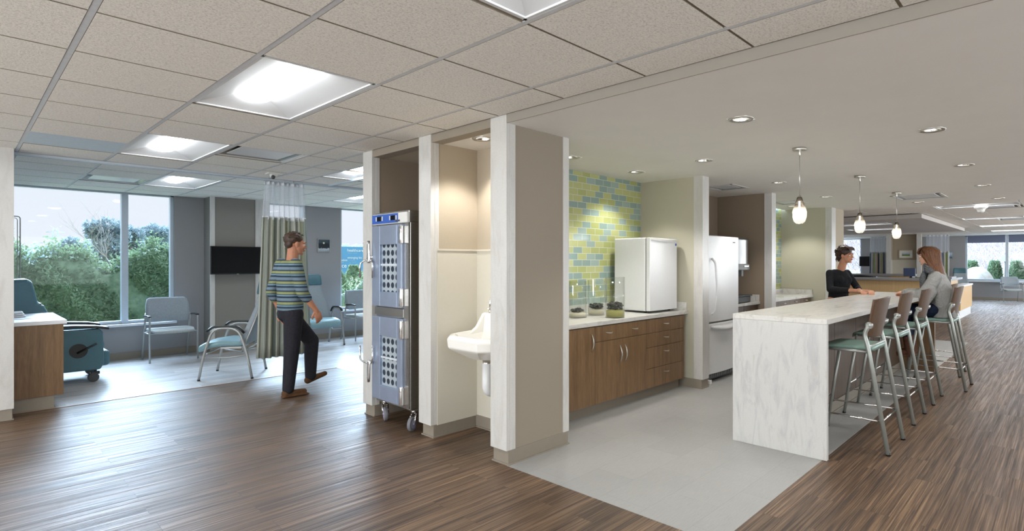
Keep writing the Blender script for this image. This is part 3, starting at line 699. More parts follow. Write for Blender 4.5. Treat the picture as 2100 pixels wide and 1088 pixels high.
def unit(x0, x1, label):
    t = thing('base_cabinet', label, 'cabinet', ((x0+x1)/2, 3.6, 0), 'walnut base cabinets under the tiled wall')
    m = MB(); m.box(x0, x1, YF+.001, 3.93, ZB, ZT+.01); m.build('body', M['cab2'], t)
    m = MB(); m.box(x0, x1, YF+.055, YF+.07, 0, ZB); m.build('toe_kick', M['base'], t); return t
t = unit(3.62, 4.06, 'walnut base cabinet with a single tall door, partly behind the post'); front(t, 'door', 3.62, 4.06, ZB, ZT, (4.005, .70), 'z', .17)
m = MB(); m.box(3.32, 3.62, YF, YF+.02, 0, ZT+.01); m.build('filler_panel', M['cab'], t)
t = unit(4.06, 4.925, 'walnut base cabinet with two doors under two drawers')
front(t, 'drawer', 4.06, 4.492, .697, ZT, (4.276, .78), 'x'); front(t, 'drawer', 4.492, 4.925, .697, ZT, (4.71, .78), 'x')
front(t, 'door', 4.06, 4.492, ZB, .697, (4.45, .545), 'z', .17); front(t, 'door', 4.492, 4.925, ZB, .697, (4.535, .545), 'z', .17)
t = unit(4.925, 5.70, 'walnut base cabinet of four drawers beside the tan wing wall')
for z0, z1 in ((.697, ZT), (.545, .697), (.32, .545), (ZB, .32)): front(t, 'drawer', 4.925, 5.70, z0, z1, (5.31, z1-.06), 'x')
c = thing('countertop', 'white veined stone countertop over the walnut cabinets, with jars and small fridge', 'countertop', (4.5, 3.6, .86))
m = MB(); m.box(3.305, 5.775, 3.27, 3.935, .853, .892); m.build('slab', M['marbletop'], c, bevel=.003)
m = MB(); m.box(3.305, 5.775, 3.92, 3.938, .892, .985); m.box(5.757, 5.775, 3.285, 3.92, .892, .985); m.build('backsplash', M['marbletop'], c, bevel=.003)

# small white fridge on the counter
c = thing('compact_fridge', 'small white fridge standing on the stone countertop', 'fridge', (5.41, 3.6, .892))
m = MB(); m.box(5.13, 5.70, 3.435, 3.86, .912, 1.725); m.build('body', M['white'], c, bevel=.010)
m = MB(); m.loft([[(5.13+.57*i/12, 3.375-.012*math.sin(PI*i/12), z) for i in range(13)]+[(5.70, 3.425, z), (5.13, 3.425, z)] for z in (.915, 1.725)], smooth=False); d = m.build('door', M['white'], c, bevel=.006)
m = MB(); m.loft([[(5.15+.53*i/12, 3.355-.012*math.sin(PI*i/12), z-.012*math.sin(PI*i/12)) for i in range(13)]+[(5.68, 3.38, z), (5.15, 3.38, z)] for z in (1.695, 1.722)], smooth=False); m.build('handle', M['whitematte'], d, bevel=.003)
m = MB(); m.box(5.655, 5.675, 3.366, 3.372, 1.645, 1.67); m.build('badge', blue, d)
m = MB(); m.box(5.40, 5.43, 3.361, 3.3635, 1.69, 1.698); m.build('logo', M['darkgrey'], d)
m = MB(); m.box(5.135, 5.695, 3.426, 3.434, .915, 1.72); m.build('gasket', M['midgrey'], c)
for x in (5.17, 5.66):
    for y in (3.46, 3.83): m = MB(); m.cyl((x, y, .892), (x, y, .914), .016); m.build('foot', M['black'], c)

# three jars of sand and dark pebbles
def jar(name, x, y, r, H, hs, np_, sand, label, hp):
    t = thing(name, label, 'jar', (x, y, .8925), 'jars of sand and pebbles on the countertop'); z = .8925
    m = MB(); m.lathe([(.001, z), (r, z), (r, z+H), (r-.004, z+H), (r-.004, z+.010), (.001, z+.010)], (x, y, 0), 40); m.build('glass', M['jar'], t)
    m = MB(); m.lathe([(.001, z+.0105), (r-.0045, z+.0105), (r-.0045, z+hs-.008), (r*.8, z+hs), (r*.4, z+hs+.006), (.001, z+hs+.004)], (x, y, 0), 32); m.build('sand', sand, t)
    st = MB(); rr = random.Random(name+label)
    for k in range(np_):
        a = rr.uniform(0, 2*PI); q = (r-.028)*math.sqrt(rr.random()); lay = rr.random()
        st.sph((x+q*math.cos(a), y+q*math.sin(a), z+hs+.012+lay*hp*(1-.35*q/r)), (rr.uniform(.018, .024), rr.uniform(.012, .016), rr.uniform(.007, .010)), 12, 8, rot=Matrix.Rotation(rr.uniform(0, PI), 3, 'Z') @ Matrix.Rotation(rr.uniform(-.9, .9), 3, 'X') @ Matrix.Rotation(rr.uniform(-.6, .6), 3, 'Y'))
    q = st.build('pebbles', plain('dark_polished_pebble', S(58, 58, 54), .25, var=.4, scale=25), t); q['kind'] = 'stuff'
sandw, sandg = plain('cream_sand', S(224, 218, 196), .95, var=.08, scale=300), plain('olive_sand', S(176, 172, 104), .95, var=.1, scale=300)
jar('glass_jar', 4.265, 3.675, .093, .37, .055, 45, sandw, 'glass jar of cream sand under a thin layer of dark pebbles, beside the post', .022)
jar('glass_jar', 4.60, 3.70, .093, .37, .065, 80, sandw, 'glass jar of cream sand with dark pebbles, the middle one', .05)
jar('glass_jar', 4.53, 3.40, .099, .41, .078, 110, sandg, 'tallest glass jar, olive sand heaped with dark pebbles, nearest the small fridge', .07)

# tall refrigerator
c = thing('refrigerator', 'tall white refrigerator with bottom freezer drawer in the alcove', 'refrigerator', (6.47, 3.5, 0))
m = MB(); m.box(6.055, 6.875, 3.235, 3.93, .04, 1.765); m.build('body', M['white'], c, bevel=.005)
def bowdoor(z0, z1):
    m = MB(); m.loft([[(6.055+.82*i/14, 3.16-.018*math.sin(PI*i/14), z) for i in range(15)]+[(6.875, 3.23, z), (6.055, 3.23, z)] for z in (z0, z1)], smooth=False); return m
d = bowdoor(.735, 1.775).build('upper_door', M['white'], c, bevel=.008)
m = MB(); m.tube(arcpts([(6.12, 3.15, .83), (6.12, 3.11, .86), (6.12, 3.075, 1.12), (6.12, 3.10, 1.45), (6.12, 3.15, 1.50)], .12, 6), .014, 12); m.build('handle', M['white'], d)
m = MB(); m.box(6.68, 6.75, 3.147, 3.152, 1.70, 1.712); m.build('logo', M['darkgrey'], d)
d = bowdoor(.11, .715).build('freezer_drawer', M['white'], c, bevel=.008)
m = MB(); n = 14
m.loft([[(6.10+.73*i/n, 3.155-.055*math.sin(PI*i/n)-.004, zz-.035*math.sin(PI*i/n)) for zz, in ((.69,), (.655,))]+[(6.10+.73*i/n, 3.15, .655), (6.10+.73*i/n, 3.15, .69)] for i in range(n+1)]); m.build('handle', M['white'], d)
m = MB(); m.box(6.06, 6.87, 3.20, 3.235, .03, .10); m.build('grille', M['black'], c)
m = MB(); [m.box(6.1+.05*k, 6.13+.05*k, 3.196, 3.20, .045, .085) for k in range(15)]; m.build('grille_slat', M['midgrey'], c)
m = MB(); m.box(6.03, 6.09, 3.13, 3.19, .002, .05); m.build('levelling_foot', M['whitematte'], c, bevel=.006)

# dispenser alcove: counter, cabinet, ice and water machine, tub
YF = 3.33
t = thing('base_cabinet', 'walnut base cabinet under the ice machine', 'cabinet', (7.37, 3.6, 0)); m = MB(); m.box(6.90, 7.845, YF, 3.94, .1, .85); m.build('body', M['cab2'], t); m = MB(); m.box(6.90, 7.845, YF+.06, YF+.08, 0, .1); m.build('toe_kick', M['base'], t)
front(t, 'door', 6.91, 7.37, .11, .845, (7.33, .7), 'z', .15, 'cab2'); front(t, 'door', 7.37, 7.835, .11, .845, (7.41, .7), 'z', .15, 'cab2')
c = thing('countertop', 'short stone countertop carrying the ice machine', 'countertop', (7.37, 3.6, .86)); m = MB(); m.box(6.89, 7.855, 3.28, 3.945, .851, .890); m.build('slab', M['marbletop'], c, bevel=.003)
m = MB(); m.box(7.835, 7.853, 3.29, 3.93, .89, .985); m.box(6.89, 7.835, 3.927, 3.945, .89, .985); m.build('backsplash', M['marbletop'], c, bevel=.002)
c = thing('ice_machine', 'stainless countertop ice and water dispenser beside the tall refrigerator', 'ice dispenser', (7.38, 3.5, .89))
m = MB(); m.box(7.10, 7.60, 3.34, 3.88, 1.36, 1.79); m.build('body', M['darkgrey'], c, bevel=.02)
m = MB(); m.loft([[(7.13+.44*i/16, 3.335-.05*math.sin(PI*i/16), z) for i in range(17)]+[(7.57, 3.36, z), (7.13, 3.36, z)] for z in (1.43, 1.765)], smooth=False); m.build('front_panel', plain('dark_brushed_steel', (.34, .34, .34, 1), .3, 1, var=.2, scale=8, stretch=(3, 1, .2)), c, bevel=.003)
m = MB(); m.loft([[(7.11+.48*i/16, 3.325-.055*math.sin(PI*i/16), z) for i in range(17)]+[(7.59, 3.5, z), (7.11, 3.5, z)] for z in (1.345, 1.43)], smooth=False); q = m.build('chin', M['midgrey'], c, bevel=.01)
m = MB(); [m.cyl((7.3+.035*k, 3.27, 1.40), (7.3+.035*k, 3.262, 1.40), .009, seg=12) for k in range(4)]; m.build('button', M['chrome'], q)
m = MB(); m.box(7.18, 7.24, 3.33, 3.40, 1.25, 1.345); m.box(7.34, 7.40, 3.33, 3.40, 1.26, 1.345); m.build('spout', M['midgrey'], c, bevel=.004)
m = MB(); m.box(7.16, 7.46, 3.52, 3.86, .895, 1.36); m.build('pedestal', M['steel'], c, bevel=.004)
m = MB(); m.box(7.36, 7.40, 3.51, 3.525, 1.08, 1.27); m.build('sight_panel', M['darkgrey'], c, bevel=.01)
c = tag(MB().box(7.02, 7.58, 3.30, 3.50, .895, .985).build('wash_tub', M['darkgrey'], bevel=.015), 'dark grey plastic tub on the counter below the ice machine', 'tub')
m = MB(); m.box(7.0, 7.60, 3.285, 3.51, .985, 1.0); m.build('rim', M['darkgrey'], c, bevel=.006)
# far tiled alcove counter
YF = 3.50
t = thing('base_cabinet', 'walnut base cabinets below the far tiled counter', 'cabinet', (9.2, 3.8, 0)); m = MB(); m.box(8.0, 10.6, YF, 4.03, .1, .82); m.build('body', M['cab2'], t); m = MB(); m.box(8.0, 10.6, YF+.06, YF+.08, 0, .1); m.build('toe_kick', M['base'], t)
for k in range(5): front(t, 'door', 8.0+.52*k, 8.52+.52*k, .11, .818, (8.26+.52*k, .78), 'x', .105, 'cab2')
c = thing('countertop', 'stone countertop with splashback in the far tiled alcove', 'countertop', (9.3, 3.8, .83)); m = MB(); m.box(8.0, 10.64, 3.45, 4.035, .82, .86); m.build('slab', M['marbletop'], c, bevel=.003)
m = MB(); m.box(8.0, 10.62, 4.017, 4.035, .86, .955); m.box(10.62, 10.64, 3.46, 4.035, .86, .955); m.build('backsplash', M['marbletop'], c, bevel=.002)
m = MB(); m.lathe([(.14, .8605), (.15, .862), (.145, .858), (.12, .8602)], (9.5, 3.72, 0), 32); m.build('sink_rim', M['steel'], c)

# ---------------------------------------------------------------- island
c = thing('kitchen_island', 'long bar-height island with white stone top and waterfall end', 'island', (6.6, 1.7, 0))
m = MB(); m.box(4.285, 8.88, 1.295, 2.02, .995, 1.035); m.build('worktop', M['marbletop'], c, bevel=.003)
m = MB(); m.box(4.285, 4.323, 1.295, 2.02, .002, .995); m.build('waterfall_panel', M['marble'], c, bevel=.003)
m = MB(); m.box(4.33, 8.80, 1.69, 2.0, .1, .99); m.build('body', M['cab2'], c)
m = MB()
for k in range(1, 6): m.box(4.33+.745*k-.0015, 4.33+.745*k+.0015, 1.6885, 1.69, .1, .99)
m.build('panel_joint', M['black'], c)
m = MB(); m.box(4.33, 8.80, 1.675, 2.01, .002, .105); m.box(4.33, 8.8, 1.665, 2.02, .002, .012); m.build('toe_base', M['base'], c)
m = MB(); m.box(8.80, 8.86, 1.31, 2.01, .002, .99); m.build('end_panel', M['cab'], c, bevel=.002)

# ---------------------------------------------------------------- bar stools: local front is +Y, rear feet at y=-.28
def make_stool():
    t = thing('bar_stool', '', 'bar stool', world=False)
    hw = .255
    for s in (-1, 1):
        x = s*hw
        m = MB(); m.tube(arcpts([(x, -.29, .012), (x*.985, -.155, .80), (x*.97, -.125, .90), (x*.97, -.165, .975)], .12, 6)[:], [.0165]*1+[.0165]*30 if False else .0165, 12, flat=1.25)
        l = m.build('rear_leg', M['stoolframe'], t)
        m = MB(); m.tube([(x, -.2925, 0), (x, -.289, .02)], .018, 12); m.build('foot_cap', M['black'], l)
        m = MB(); m.tube([(x*.97, -.168, .955), (x*.97, -.168, .985)], .021, 12); m.cyl((x*.99, -.165, .965), (x*.80, -.148, .965), .026, .026, 16); m.build('pivot', M['silver'], l, bevel=.006)
        m = MB(); m.tube([(x*.92, .285, .012), (x*.90, .175, .765)], .0135, 12); l = m.build('front_leg', M['stoolframe'], t)
        m = MB(); m.cyl((x*.92, .287, 0), (x*.92, .284, .02), .0155, seg=12); m.build('foot_cap', M['black'], l)
        m = MB(); m.tube([(x*.9, .20, .762), (x*.96, -.17, .762)], .011, 10); m.build('seat_rail', M['silver'], t)
        m = MB(); m.tube([(x*.915, .262, .245), (x*.99, -.25, .245)], .0075, 8); m.build('side_stretcher', M['chrome'], t)
    m = MB(); m.tube([(-hw, -.155, .80), (hw, -.155, .80)], .011, 10); m.build('rear_rail', M['stoolframe'], t)
    m = MB(); m.tube([(-hw*.92, .254, .29), (hw*.92, .254, .29)], .010, 10); m.build('foot_rest', M['chrome'], t)
    m = MB(); m.tube([(-hw*.99, -.247, .245), (hw*.99, -.247, .245)], .0075, 8); m.build('rear_stretcher', M['chrome'], t)
    # seat pad
    m = MB(); rings = []
    for i, (y, dz, w_) in enumerate(((-.175, -.006, .19), (-.16, 0, .205), (-.05, -.004, .215), (.08, -.002, .222), (.17, -.006, .222), (.215, -.022, .215), (.225, -.038, .20))):
        r_ = []
        for k in range(20):
            a = 2*PI*k/20; cx_, sx_ = math.cos(a), math.sin(a)
            sg = lambda q: (abs(q)**.35)*(1 if q > 0 else -1)
            r_.append((sg(cx_)*w_, y, .785+dz+sg(sx_)*.016))
        rings.append(r_)
    m.loft(rings); m.build('seat', M['sage'], t, smooth=True)
    # plywood back, bowed
    m = MB(); n = 16; fr_b = []; 
    def bp(u, v, o_):
        w_ = .205+.035*v; x = u*w_; y = -.150-.062*v+.045*(u*u)-.02-o_
        return (x, y, .865+.315*v+ (-.018*u*u*(1 if v > .5 else -.6) if v in (0, 1) else 0))
    rows = [0, .04, .2, .4, .6, .8, .96, 1]
    def row(v, o_):
        k = .93 if v in (0, 1) else 1
        return [bp((i/n*2-1)*k, v, o_) for i in range(n+1)]
    m.loft([row(v, 0)+row(v, .012)[::-1] for v in rows]); m.build('backrest', M['ply'], t, bevel=.002, smooth=False)
    return t
st0 = make_stool()
SL = ['empty bar stool nearest the camera, beside the waterfall end of the island', 'second empty bar stool from the waterfall end', 'third empty bar stool, directly before the seated woman', 'bar stool pulled out with the woman in grey sitting on it', 'last bar stool, mostly hidden behind the seated woman']
for k, (u, v) in enumerate(((4.983, 1.287), (6.02, 1.305), (6.97, 1.30), (7.905, 1.135), (8.825, 1.30))):
    o = st0 if k == 0 else dup(st0, (0, 0, 0), 0, '')
    o.location = (u, v, .002 if v > 1.62 else 0); o['label'] = SL[k]; o['group'] = 'bar stools along the island'
# ---------------------------------------------------------------- counter at the left, in front of the bay
c = thing('side_cabinet', 'walnut cabinet with white top standing beside the white left wall end', 'cabinet', (.3, 8.0, 0))
m = MB(); m.box(-.6, .73, 7.445, 8.62, .13, .835); m.build('body', M['cab'], c, bevel=.002)
m = MB(); m.box(-.6, .66, 7.455, 8.60, 0, .13); m.box(-.6, .67, 7.447, 8.6, 0, .012); m.build('toe_base', M['base'], c)
m = MB(); m.box(-.62, .755, 7.435, 8.64, .835, .875); m.build('worktop', M['winsill'], c, bevel=.004)
m = MB(); m.lathe([(.17, .8755), (.178, .878), (.165, .874), (.12, .8752)], (.45, 7.98, 0), 28); m.build('sink_rim', M['silver'], c)
c = thing('towel_stack', 'small pile of folded white cloths on the white cabinet top', 'towels', (.42, 8.2, .876))
for k in range(3):
    m = MB(); m.box(.30, .50-.01*k, 8.10+.01*k, 8.32, .8755+.019*k, .892+.019*k); m.build('towel', M['winsill'], c, bevel=.008)
# treatment recliner, facing +X
c = thing('recliner', 'teal treatment recliner on castors with its back to the left wall end', 'recliner', (.9, 9.05, 0))
m = MB(); m.prism([(.40, 8.70, .15), (1.19, 8.70, .15), (1.225, 8.70, .22), (1.215, 8.70, .60), (1.18, 8.70, .645), (.40, 8.70, .645)], (0, .11, 0)); ap = m.build('side_panel', M['recl'], c, bevel=.015, seg=3)
m = MB(); m.prism([(.40, 9.32, .15), (1.19, 9.32, .15), (1.225, 9.32, .22), (1.215, 9.32, .60), (1.18, 9.32, .645), (.40, 9.32, .645)], (0, .11, 0)); m.build('side_panel', M['recl'], c, bevel=.015, seg=3)
for y in (8.68, 9.30):
    m = MB(); m.loft([[(x, y+a, z+b) for a, b in ((0, 0), (.15, 0), (.15, .03), (0, .03))] for x, z in ((.42, .675), (.7, .678), (.95, .672), (1.15, .655), (1.27, .628))], smooth=False); m.build('armrest', M['black'], c, bevel=.008)
m = MB(); m.box(.55, 1.25, 8.82, 9.31, .36, .50); m.build('seat_cushion', M['recl'], c, bevel=.06, seg=5)
m = MB(); m.box(1.10, 1.30, 8.82, 9.31, .17, .36); m.build('footrest', M['recl'], c, bevel=.04, seg=4)
m = MB(); m.prism([(.46, 8.78, .45), (.78, 8.78, .45), (.76, 8.78, .80), (.69, 8.78, .95), (.64, 8.78, .985), (.62, 8.78, 1.10), (.59, 8.78, 1.235), (.55, 8.78, 1.26), (.44, 8.78, 1.255), (.36, 8.78, 1.20), (.36, 8.78, .8)], (0, .56, 0)); m.build('backrest', M['recl'], c, bevel=.035, seg=4)
m = MB(); m.box(.655, .672, 8.79, 9.33, .965, .975); m.build('seam', M['darkgrey'], c)
m = MB(); m.cyl((.985, 8.70, .395), (.985, 8.692, .395), .085, .085, 28); m.build('recess', M['black'], ap)
m = MB(); m.tube([(.97, 8.685, .37), (1.15, 8.665, .47)], .012, 10); m.build('lever', M['black'], ap)
for x, y in ((1.15, 8.76), (1.20, 9.37), (.5, 8.76), (.5, 9.37)):
    m = MB(); m.cyl((x, y, .11), (x, y, .16), .014, seg=10); m.box(x-.05, x+.04, y-.022, y+.022, .09, .125); k = m.build('caster', M['black'], c, bevel=.006)
    m = MB(); m.cyl((x-.02, y-.025, .055), (x-.02, y+.025, .055), .055, seg=24); m.build('wheel', M['darkgrey'], k, bevel=.006)
m = MB(); m.tube(arcpts([(.45, 9.55, 1.22), (.535, 9.55, 1.22), (.535, 9.55, 2.02), (.45, 9.55, 2.02)], .03), .006, 8); m.tube(arcpts([(.45, 9.55, 1.24), (.51, 9.55, 1.24), (.51, 9.55, 2.00), (.45, 9.55, 2.00)], .03), .004, 8)
m.tube([(.45, 9.55, .02), (.45, 9.55, 2.03)], .012, 10); m.box(.25, .65, 9.53, 9.57, 0, .03); m.box(.43, .47, 9.5, 9.75, 0, .03)
tag(m.build('wire_stand', M['silver']), 'slim bent-wire stand rising behind the recliner against the window', 'stand')

# ---------------------------------------------------------------- chairs of the bay: local front is -Y
def guest_chair():
    t = thing('guest_chair', '', 'chair', world=False)
    for s in (-1, 1):
        x = s*.295
        m = MB(); m.tube(arcpts([(x, -.25, .01), (x, -.235, .655), (x, -.18, .668), (x, .06, .655)], .05), .0125, 10); l = m.build('front_leg', M['silver'], t)
        m = MB(); m.tube([(x*.97, .285, .01), (x*.96, .16, .45), (x*.95, .10, .66), (x*.9, .155, .70)], .0125, 10); m.build('rear_leg', M['silver'], t)
        m = MB(); m.loft([[(x+a, y, z+b) for a, b in ((-.022, 0), (.022, 0), (.018, .018), (-.018, .018))] for y, z in ((-.245, .664), (-.12, .672), (.02, .664), (.07, .655))], smooth=False); m.build('armrest', M['black'], t, bevel=.005)
        m = MB(); m.tube([(x, -.24, .42), (x*.96, .17, .42)], .010, 8); m.build('seat_rail', M['silver'], t)
    m = MB(); m.tube([(-.29, .16, .42), (.29, .16, .42)], .010, 8); m.tube([(-.29, -.1, .415), (.29, -.1, .415)], .010, 8); m.build('cross_rail', M['silver'], t)
    sgn = lambda q, p: (abs(q)**p)*(1 if q > 0 else -1)
    m = MB(); m.loft([[(sgn(math.cos(a), .4)*w_, y, .452+dz+sgn(math.sin(a), .5)*h+.012*math.cos(a)**2) for a in [2*PI*k/20 for k in range(20)]] for y, w_, h, dz in ((-.285, .20, .010, -.02), (-.27, .25, .022, -.012), (-.15, .272, .030, 0), (.05, .27, .030, 0), (.16, .262, .028, -.004), (.19, .24, .012, -.004))]); m.build('seat', M['fabricseat'], t, smooth=True)
    m = MB(); rows = []
    for z, w_, th in ((.565, .22, .008), (.575, .262, .020), (.70, .272, .026), (.82, .268, .024), (.905, .25, .018), (.925, .215, .008)):
        f_ = lambda x: .135+(z-.55)*.22-.045*((x/.27)**2)
        xs = [(-1+2*k/12)*w_ for k in range(13)]
        rows.append([(x, f_(x)-th, z) for x in xs]+[(x, f_(x)+th, z) for x in xs[::-1]])
    m.loft(rows); m.build('backrest', M['fabric'], t, smooth=True)
    return t
def patient_chair():
    t = thing('patient_chair', '', 'chair', world=False)
    for s in (-1, 1):
        x = s*.325
        m = MB(); m.tube(arcpts([(x, -.305, .01), (x, -.255, .30), (x, -.15, .645), (x, .13, .635), (x, .235, .30), (x, .285, .01)], .12, 8), .0155, 12); l = m.build('arched_leg', M['silver'], t)
        for y in (-.305, .287): m = MB(); m.tube([(x, y, 0), (x, y, .018)], .017, 10); m.build('foot_cap', M['black'], l)
        m = MB(); m.tube(arcpts([(x, -.215, .60), (x, -.15, .662), (x, .13, .655), (x, .20, .57)], .09, 6), .021, 10, flat=.7); m.build('armrest', M['black'], t)
        m = MB(); m.tube([(x, -.245, .285), (x*.8, .0, .265), (x, .245, .30)], .009, 8); m.build('side_stretcher', M['silver'], t)
    m = MB(); m.tube([(-.32, -.22, .33), (.32, -.22, .33)], .010, 8); m.tube([(-.32, .20, .36), (.32, .20, .36)], .010, 8); m.box(-.16, .16, -.12, .12, .36, .385); m.build('under_frame', M['silver'], t)
    sgn = lambda q, p: (abs(q)**p)*(1 if q > 0 else -1)
    m = MB(); m.loft([[(sgn(math.cos(a), .35)*w_, y, .435+dz+sgn(math.sin(a), .5)*h) for a in [2*PI*k/20 for k in range(20)]] for y, w_, h, dz in ((-.345, .22, .025, -.075), (-.33, .26, .045, -.06), (-.26, .285, .045, -.02), (-.08, .29, .042, .008), (.12, .285, .036, -.002), (.19, .26, .016, -.01))]); m.build('seat', M['teal'], t, smooth=True)
    def backrow(z, w_, th, cv=.03): 
        y0 = .17+(z-.40)*.27+.035*math.sin((z-.4)*4.2)
        xs = [(-1+2*k/12)*w_ for k in range(13)]
        return [(x, y0-th-cv*(x/.29)**2, z) for x in xs]+[(x, y0+th-cv*.4*(x/.29)**2, z) for x in xs[::-1]]
    m = MB(); m.loft([backrow(*q) for q in ((.42, .26, .010), (.45, .285, .028), (.60, .28, .034), (.75, .255, .03), (.88, .215, .026), (1.0, .195, .024), (1.055, .19, .022))]); m.build('backrest', M['fabric'], t, smooth=True)
    m = MB(); m.loft([backrow(*q) for q in ((1.045, .20, .030), (1.07, .203, .036), (1.15, .20, .036), (1.215, .195, .030), (1.235, .175, .012))]); m.build('headrest', M['recl'], t, smooth=True)
    m = MB()
    for s in (-1, 1): m.tube([(s*(w_+.006), .205+(z-.40)*.27+.035*math.sin((z-.4)*4.2)-.02, z) for z, w_ in ((.33, .25), (.45, .285), (.60, .283), (.75, .258), (.88, .218), (1.0, .198), (1.06, .195))], .010, 8)
    m.build('back_frame', M['silver'], t)
    return t
g0 = guest_chair(); p0 = patient_chair()
def place(o0, first, loc, rz, label, group):
    if first: o0.location = loc; o0.rotation_euler = (0, 0, rz); o0['label'] = label; o0['group'] = group; return o0
    return dup(o0, loc, rz, label, group)
GG, PG = 'grey fabric guest chairs', 'high-backed patient chairs with teal seats'
place(g0, True, (2.16, 9.90, 0), .0, 'pale fabric guest chair under the big window, right of the recliner', GG)
place(g0, False, (5.22, 9.88, 0), .05, 'fabric guest chair beside the teal chair, before the window with the blue billboard', GG)
place(g0, False, (26.3, 1.55, 0), PI*.5+PI+.35, 'fabric guest chair under the window at the far end of the room', GG)
ang = math.atan2(-.84, -.55)
place(p0, True, (2.44, 7.96, 0), math.atan2(.55, -.84)+PI/2, 'high-backed chair with pale teal seat seen from its side, before the curtain', PG)
place(p0, False, (4.30, 9.72, 0), 0, 'high-backed chair with teal seat and headrest behind the walking person', PG)
place(p0, False, (26.0, 3.05, 0), PI*1.5+.15, 'high-backed chair with teal seat by the grey wall at the far end', PG)

# ---------------------------------------------------------------- televisions, pictures
c = thing('television', 'black wall television in front of the grey pillar in the bay', 'television', (3.09, 9.97, 1.48))
m = MB(); m.box(2.705, 3.485, 9.955, 9.99, 1.262, 1.712); b = m.build('casing', M['black'], c, bevel=.005)
m = MB(); m.box(2.72, 3.47, 9.9535, 9.955, 1.283, 1.70); m.build('screen', M['screen'], b); m = MB(); m.box(3.08, 3.11, 9.953, 9.956, 1.255, 1.27); m.build('sensor', M['silver'], b)
m = MB(); m.box(3.0, 3.2, 9.99, 10.088, 1.38, 1.58); m.build('bracket', M['black'], c)
c = thing('television', 'small black television on the grey wall at the far end, left of the striped curtain', 'television', (26.6, 6.5, 1.5))
m = MB(); m.box(24.9, 24.94, 5.68, 6.28, 1.30, 1.70); b = m.build('casing', M['black'], c, bevel=.005); m = MB(); m.box(24.896, 24.9, 5.70, 6.26, 1.325, 1.685); m.build('screen', M['screen'], b); m = MB(); m.box(24.94, 26.99, 5.96, 6.02, 1.48, 1.54); m.build('arm', M['black'], c)
def picmat(name, stops, sc_=3, ax='Z', off=0):
    m = NT(name); m.set(.4); cx = m.n('ShaderNodeTexCoord'); se = m.n('ShaderNodeSeparateXYZ'); m.l(cx.outputs['Generated'], se.inputs[0])
    nz = m.noise(m.coord(kind='Generated', scale=(2, 2, 3)), sc_, 5)
    ad = m.n('ShaderNodeMath', operation='MULTIPLY_ADD'); m.l(nz, ad.inputs[0]); ad.inputs[1].default_value = .5; m.l(se.outputs[ax], ad.inputs[2])
    m.col(m.ramp(ad.outputs[0], stops)); return m.m
c = thing('framed_picture', 'small framed night landscape print on the grey bay wall', 'picture', (4.72, 10.44, 1.75))
m = MB(); 
for q in ((4.60, 4.845, 1.645, 1.66), (4.60, 4.845, 1.885, 1.90), (4.60, 4.615, 1.66, 1.885), (4.83, 4.845, 1.66, 1.885)): m.box(q[0], q[1], 10.425, 10.45, q[2], q[3])
m.build('frame', M['silver'], c)
m = MB(); m.box(4.615, 4.83, 10.432, 10.44, 1.66, 1.885); q = m.build('print', picmat('night_landscape', [(.25, S(150, 160, 168)), (.48, S(196, 202, 206)), (.56, S(34, 42, 50)), (.9, S(28, 36, 46)), (1, S(60, 74, 84))]), c)
m = MB(); m.sph((4.72, 10.431, 1.82), (.018, .002, .018)); m.build('moon', plain('pale_moon', S(200, 206, 150)), q)
c = thing('framed_picture', 'framed green and blue landscape with white mat in the far lit niche', 'picture', (24.3, 4.53, 1.75))
m = MB(); a, b, z0, z1, t_ = 4.29, 4.77, 1.60, 1.94, .03
for q in ((a, b, z0, z0+t_), (a, b, z1-t_, z1), (a, a+t_, z0+t_, z1-t_), (b-t_, b, z0+t_, z1-t_)): m.box(24.31, 24.35, *q)
m.build('frame', plain('champagne_frame', S(186, 176, 150), .35, .4), c)
m = MB(); m.box(24.33, 24.34, a+t_, b-t_, z0+t_, z1-t_); q = m.build('mat', plain('white_picture_mat', S(238, 238, 234), .6), c)
m = MB(); m.box(24.325, 24.33, 4.40, 4.66, 1.70, 1.85); m.build('print', picmat('green_landscape', [(.3, S(90, 130, 40)), (.5, S(150, 180, 60)), (.62, S(120, 140, 170)), (.75, S(170, 185, 205)), (1, S(225, 230, 236))]), q)
c = thing('framed_picture', 'small unframed-looking blue print on the grey wall above the far teal chair', 'picture', (26.98, 3.6, 1.7))
m = MB(); m.box(26.97, 27.0, 3.40, 3.72, 1.60, 1.87); q = m.build('frame', M['silver'], c)
m = MB(); m.box(26.966, 26.97, 3.42, 3.70, 1.62, 1.85); m.build('print', picmat('blue_landscape', [(.3, S(70, 84, 80)), (.55, S(120, 140, 160)), (1, S(180, 200, 220))]), q)

# ---------------------------------------------------------------- curtains
def stripes(name, cols, scale, ax='X'):
    m = NT(name); m.set(.9, 0, .1); cx = m.n('ShaderNodeUVMap'); se = m.n('ShaderNodeSeparateXYZ'); m.l(cx.outputs[0], se.inputs[0])
    mu = m.n('ShaderNodeMath', operation='MULTIPLY'); m.l(se.outputs['X'], mu.inputs[0]); mu.inputs[1].default_value = scale
    fr = m.n('ShaderNodeMath', operation='FRACT'); m.l(mu.outputs[0], fr.inputs[0]); n = len(cols)
    m.col(m.ramp(fr.outputs[0], [(k/n, c_) for k, c_ in enumerate(cols)], 'CONSTANT'))
    tr = m.n('ShaderNodeBsdfTranslucent'); tr.inputs[0].default_value = (.7, .72, .68, 1); mx = m.n('ShaderNodeMixShader'); mx.inputs[0].default_value = .22
    m.l(m.b.outputs[0], mx.inputs[1]); m.l(tr.outputs[0], mx.inputs[2]); m.l(mx.outputs[0], m.out.inputs[0]); return m.m
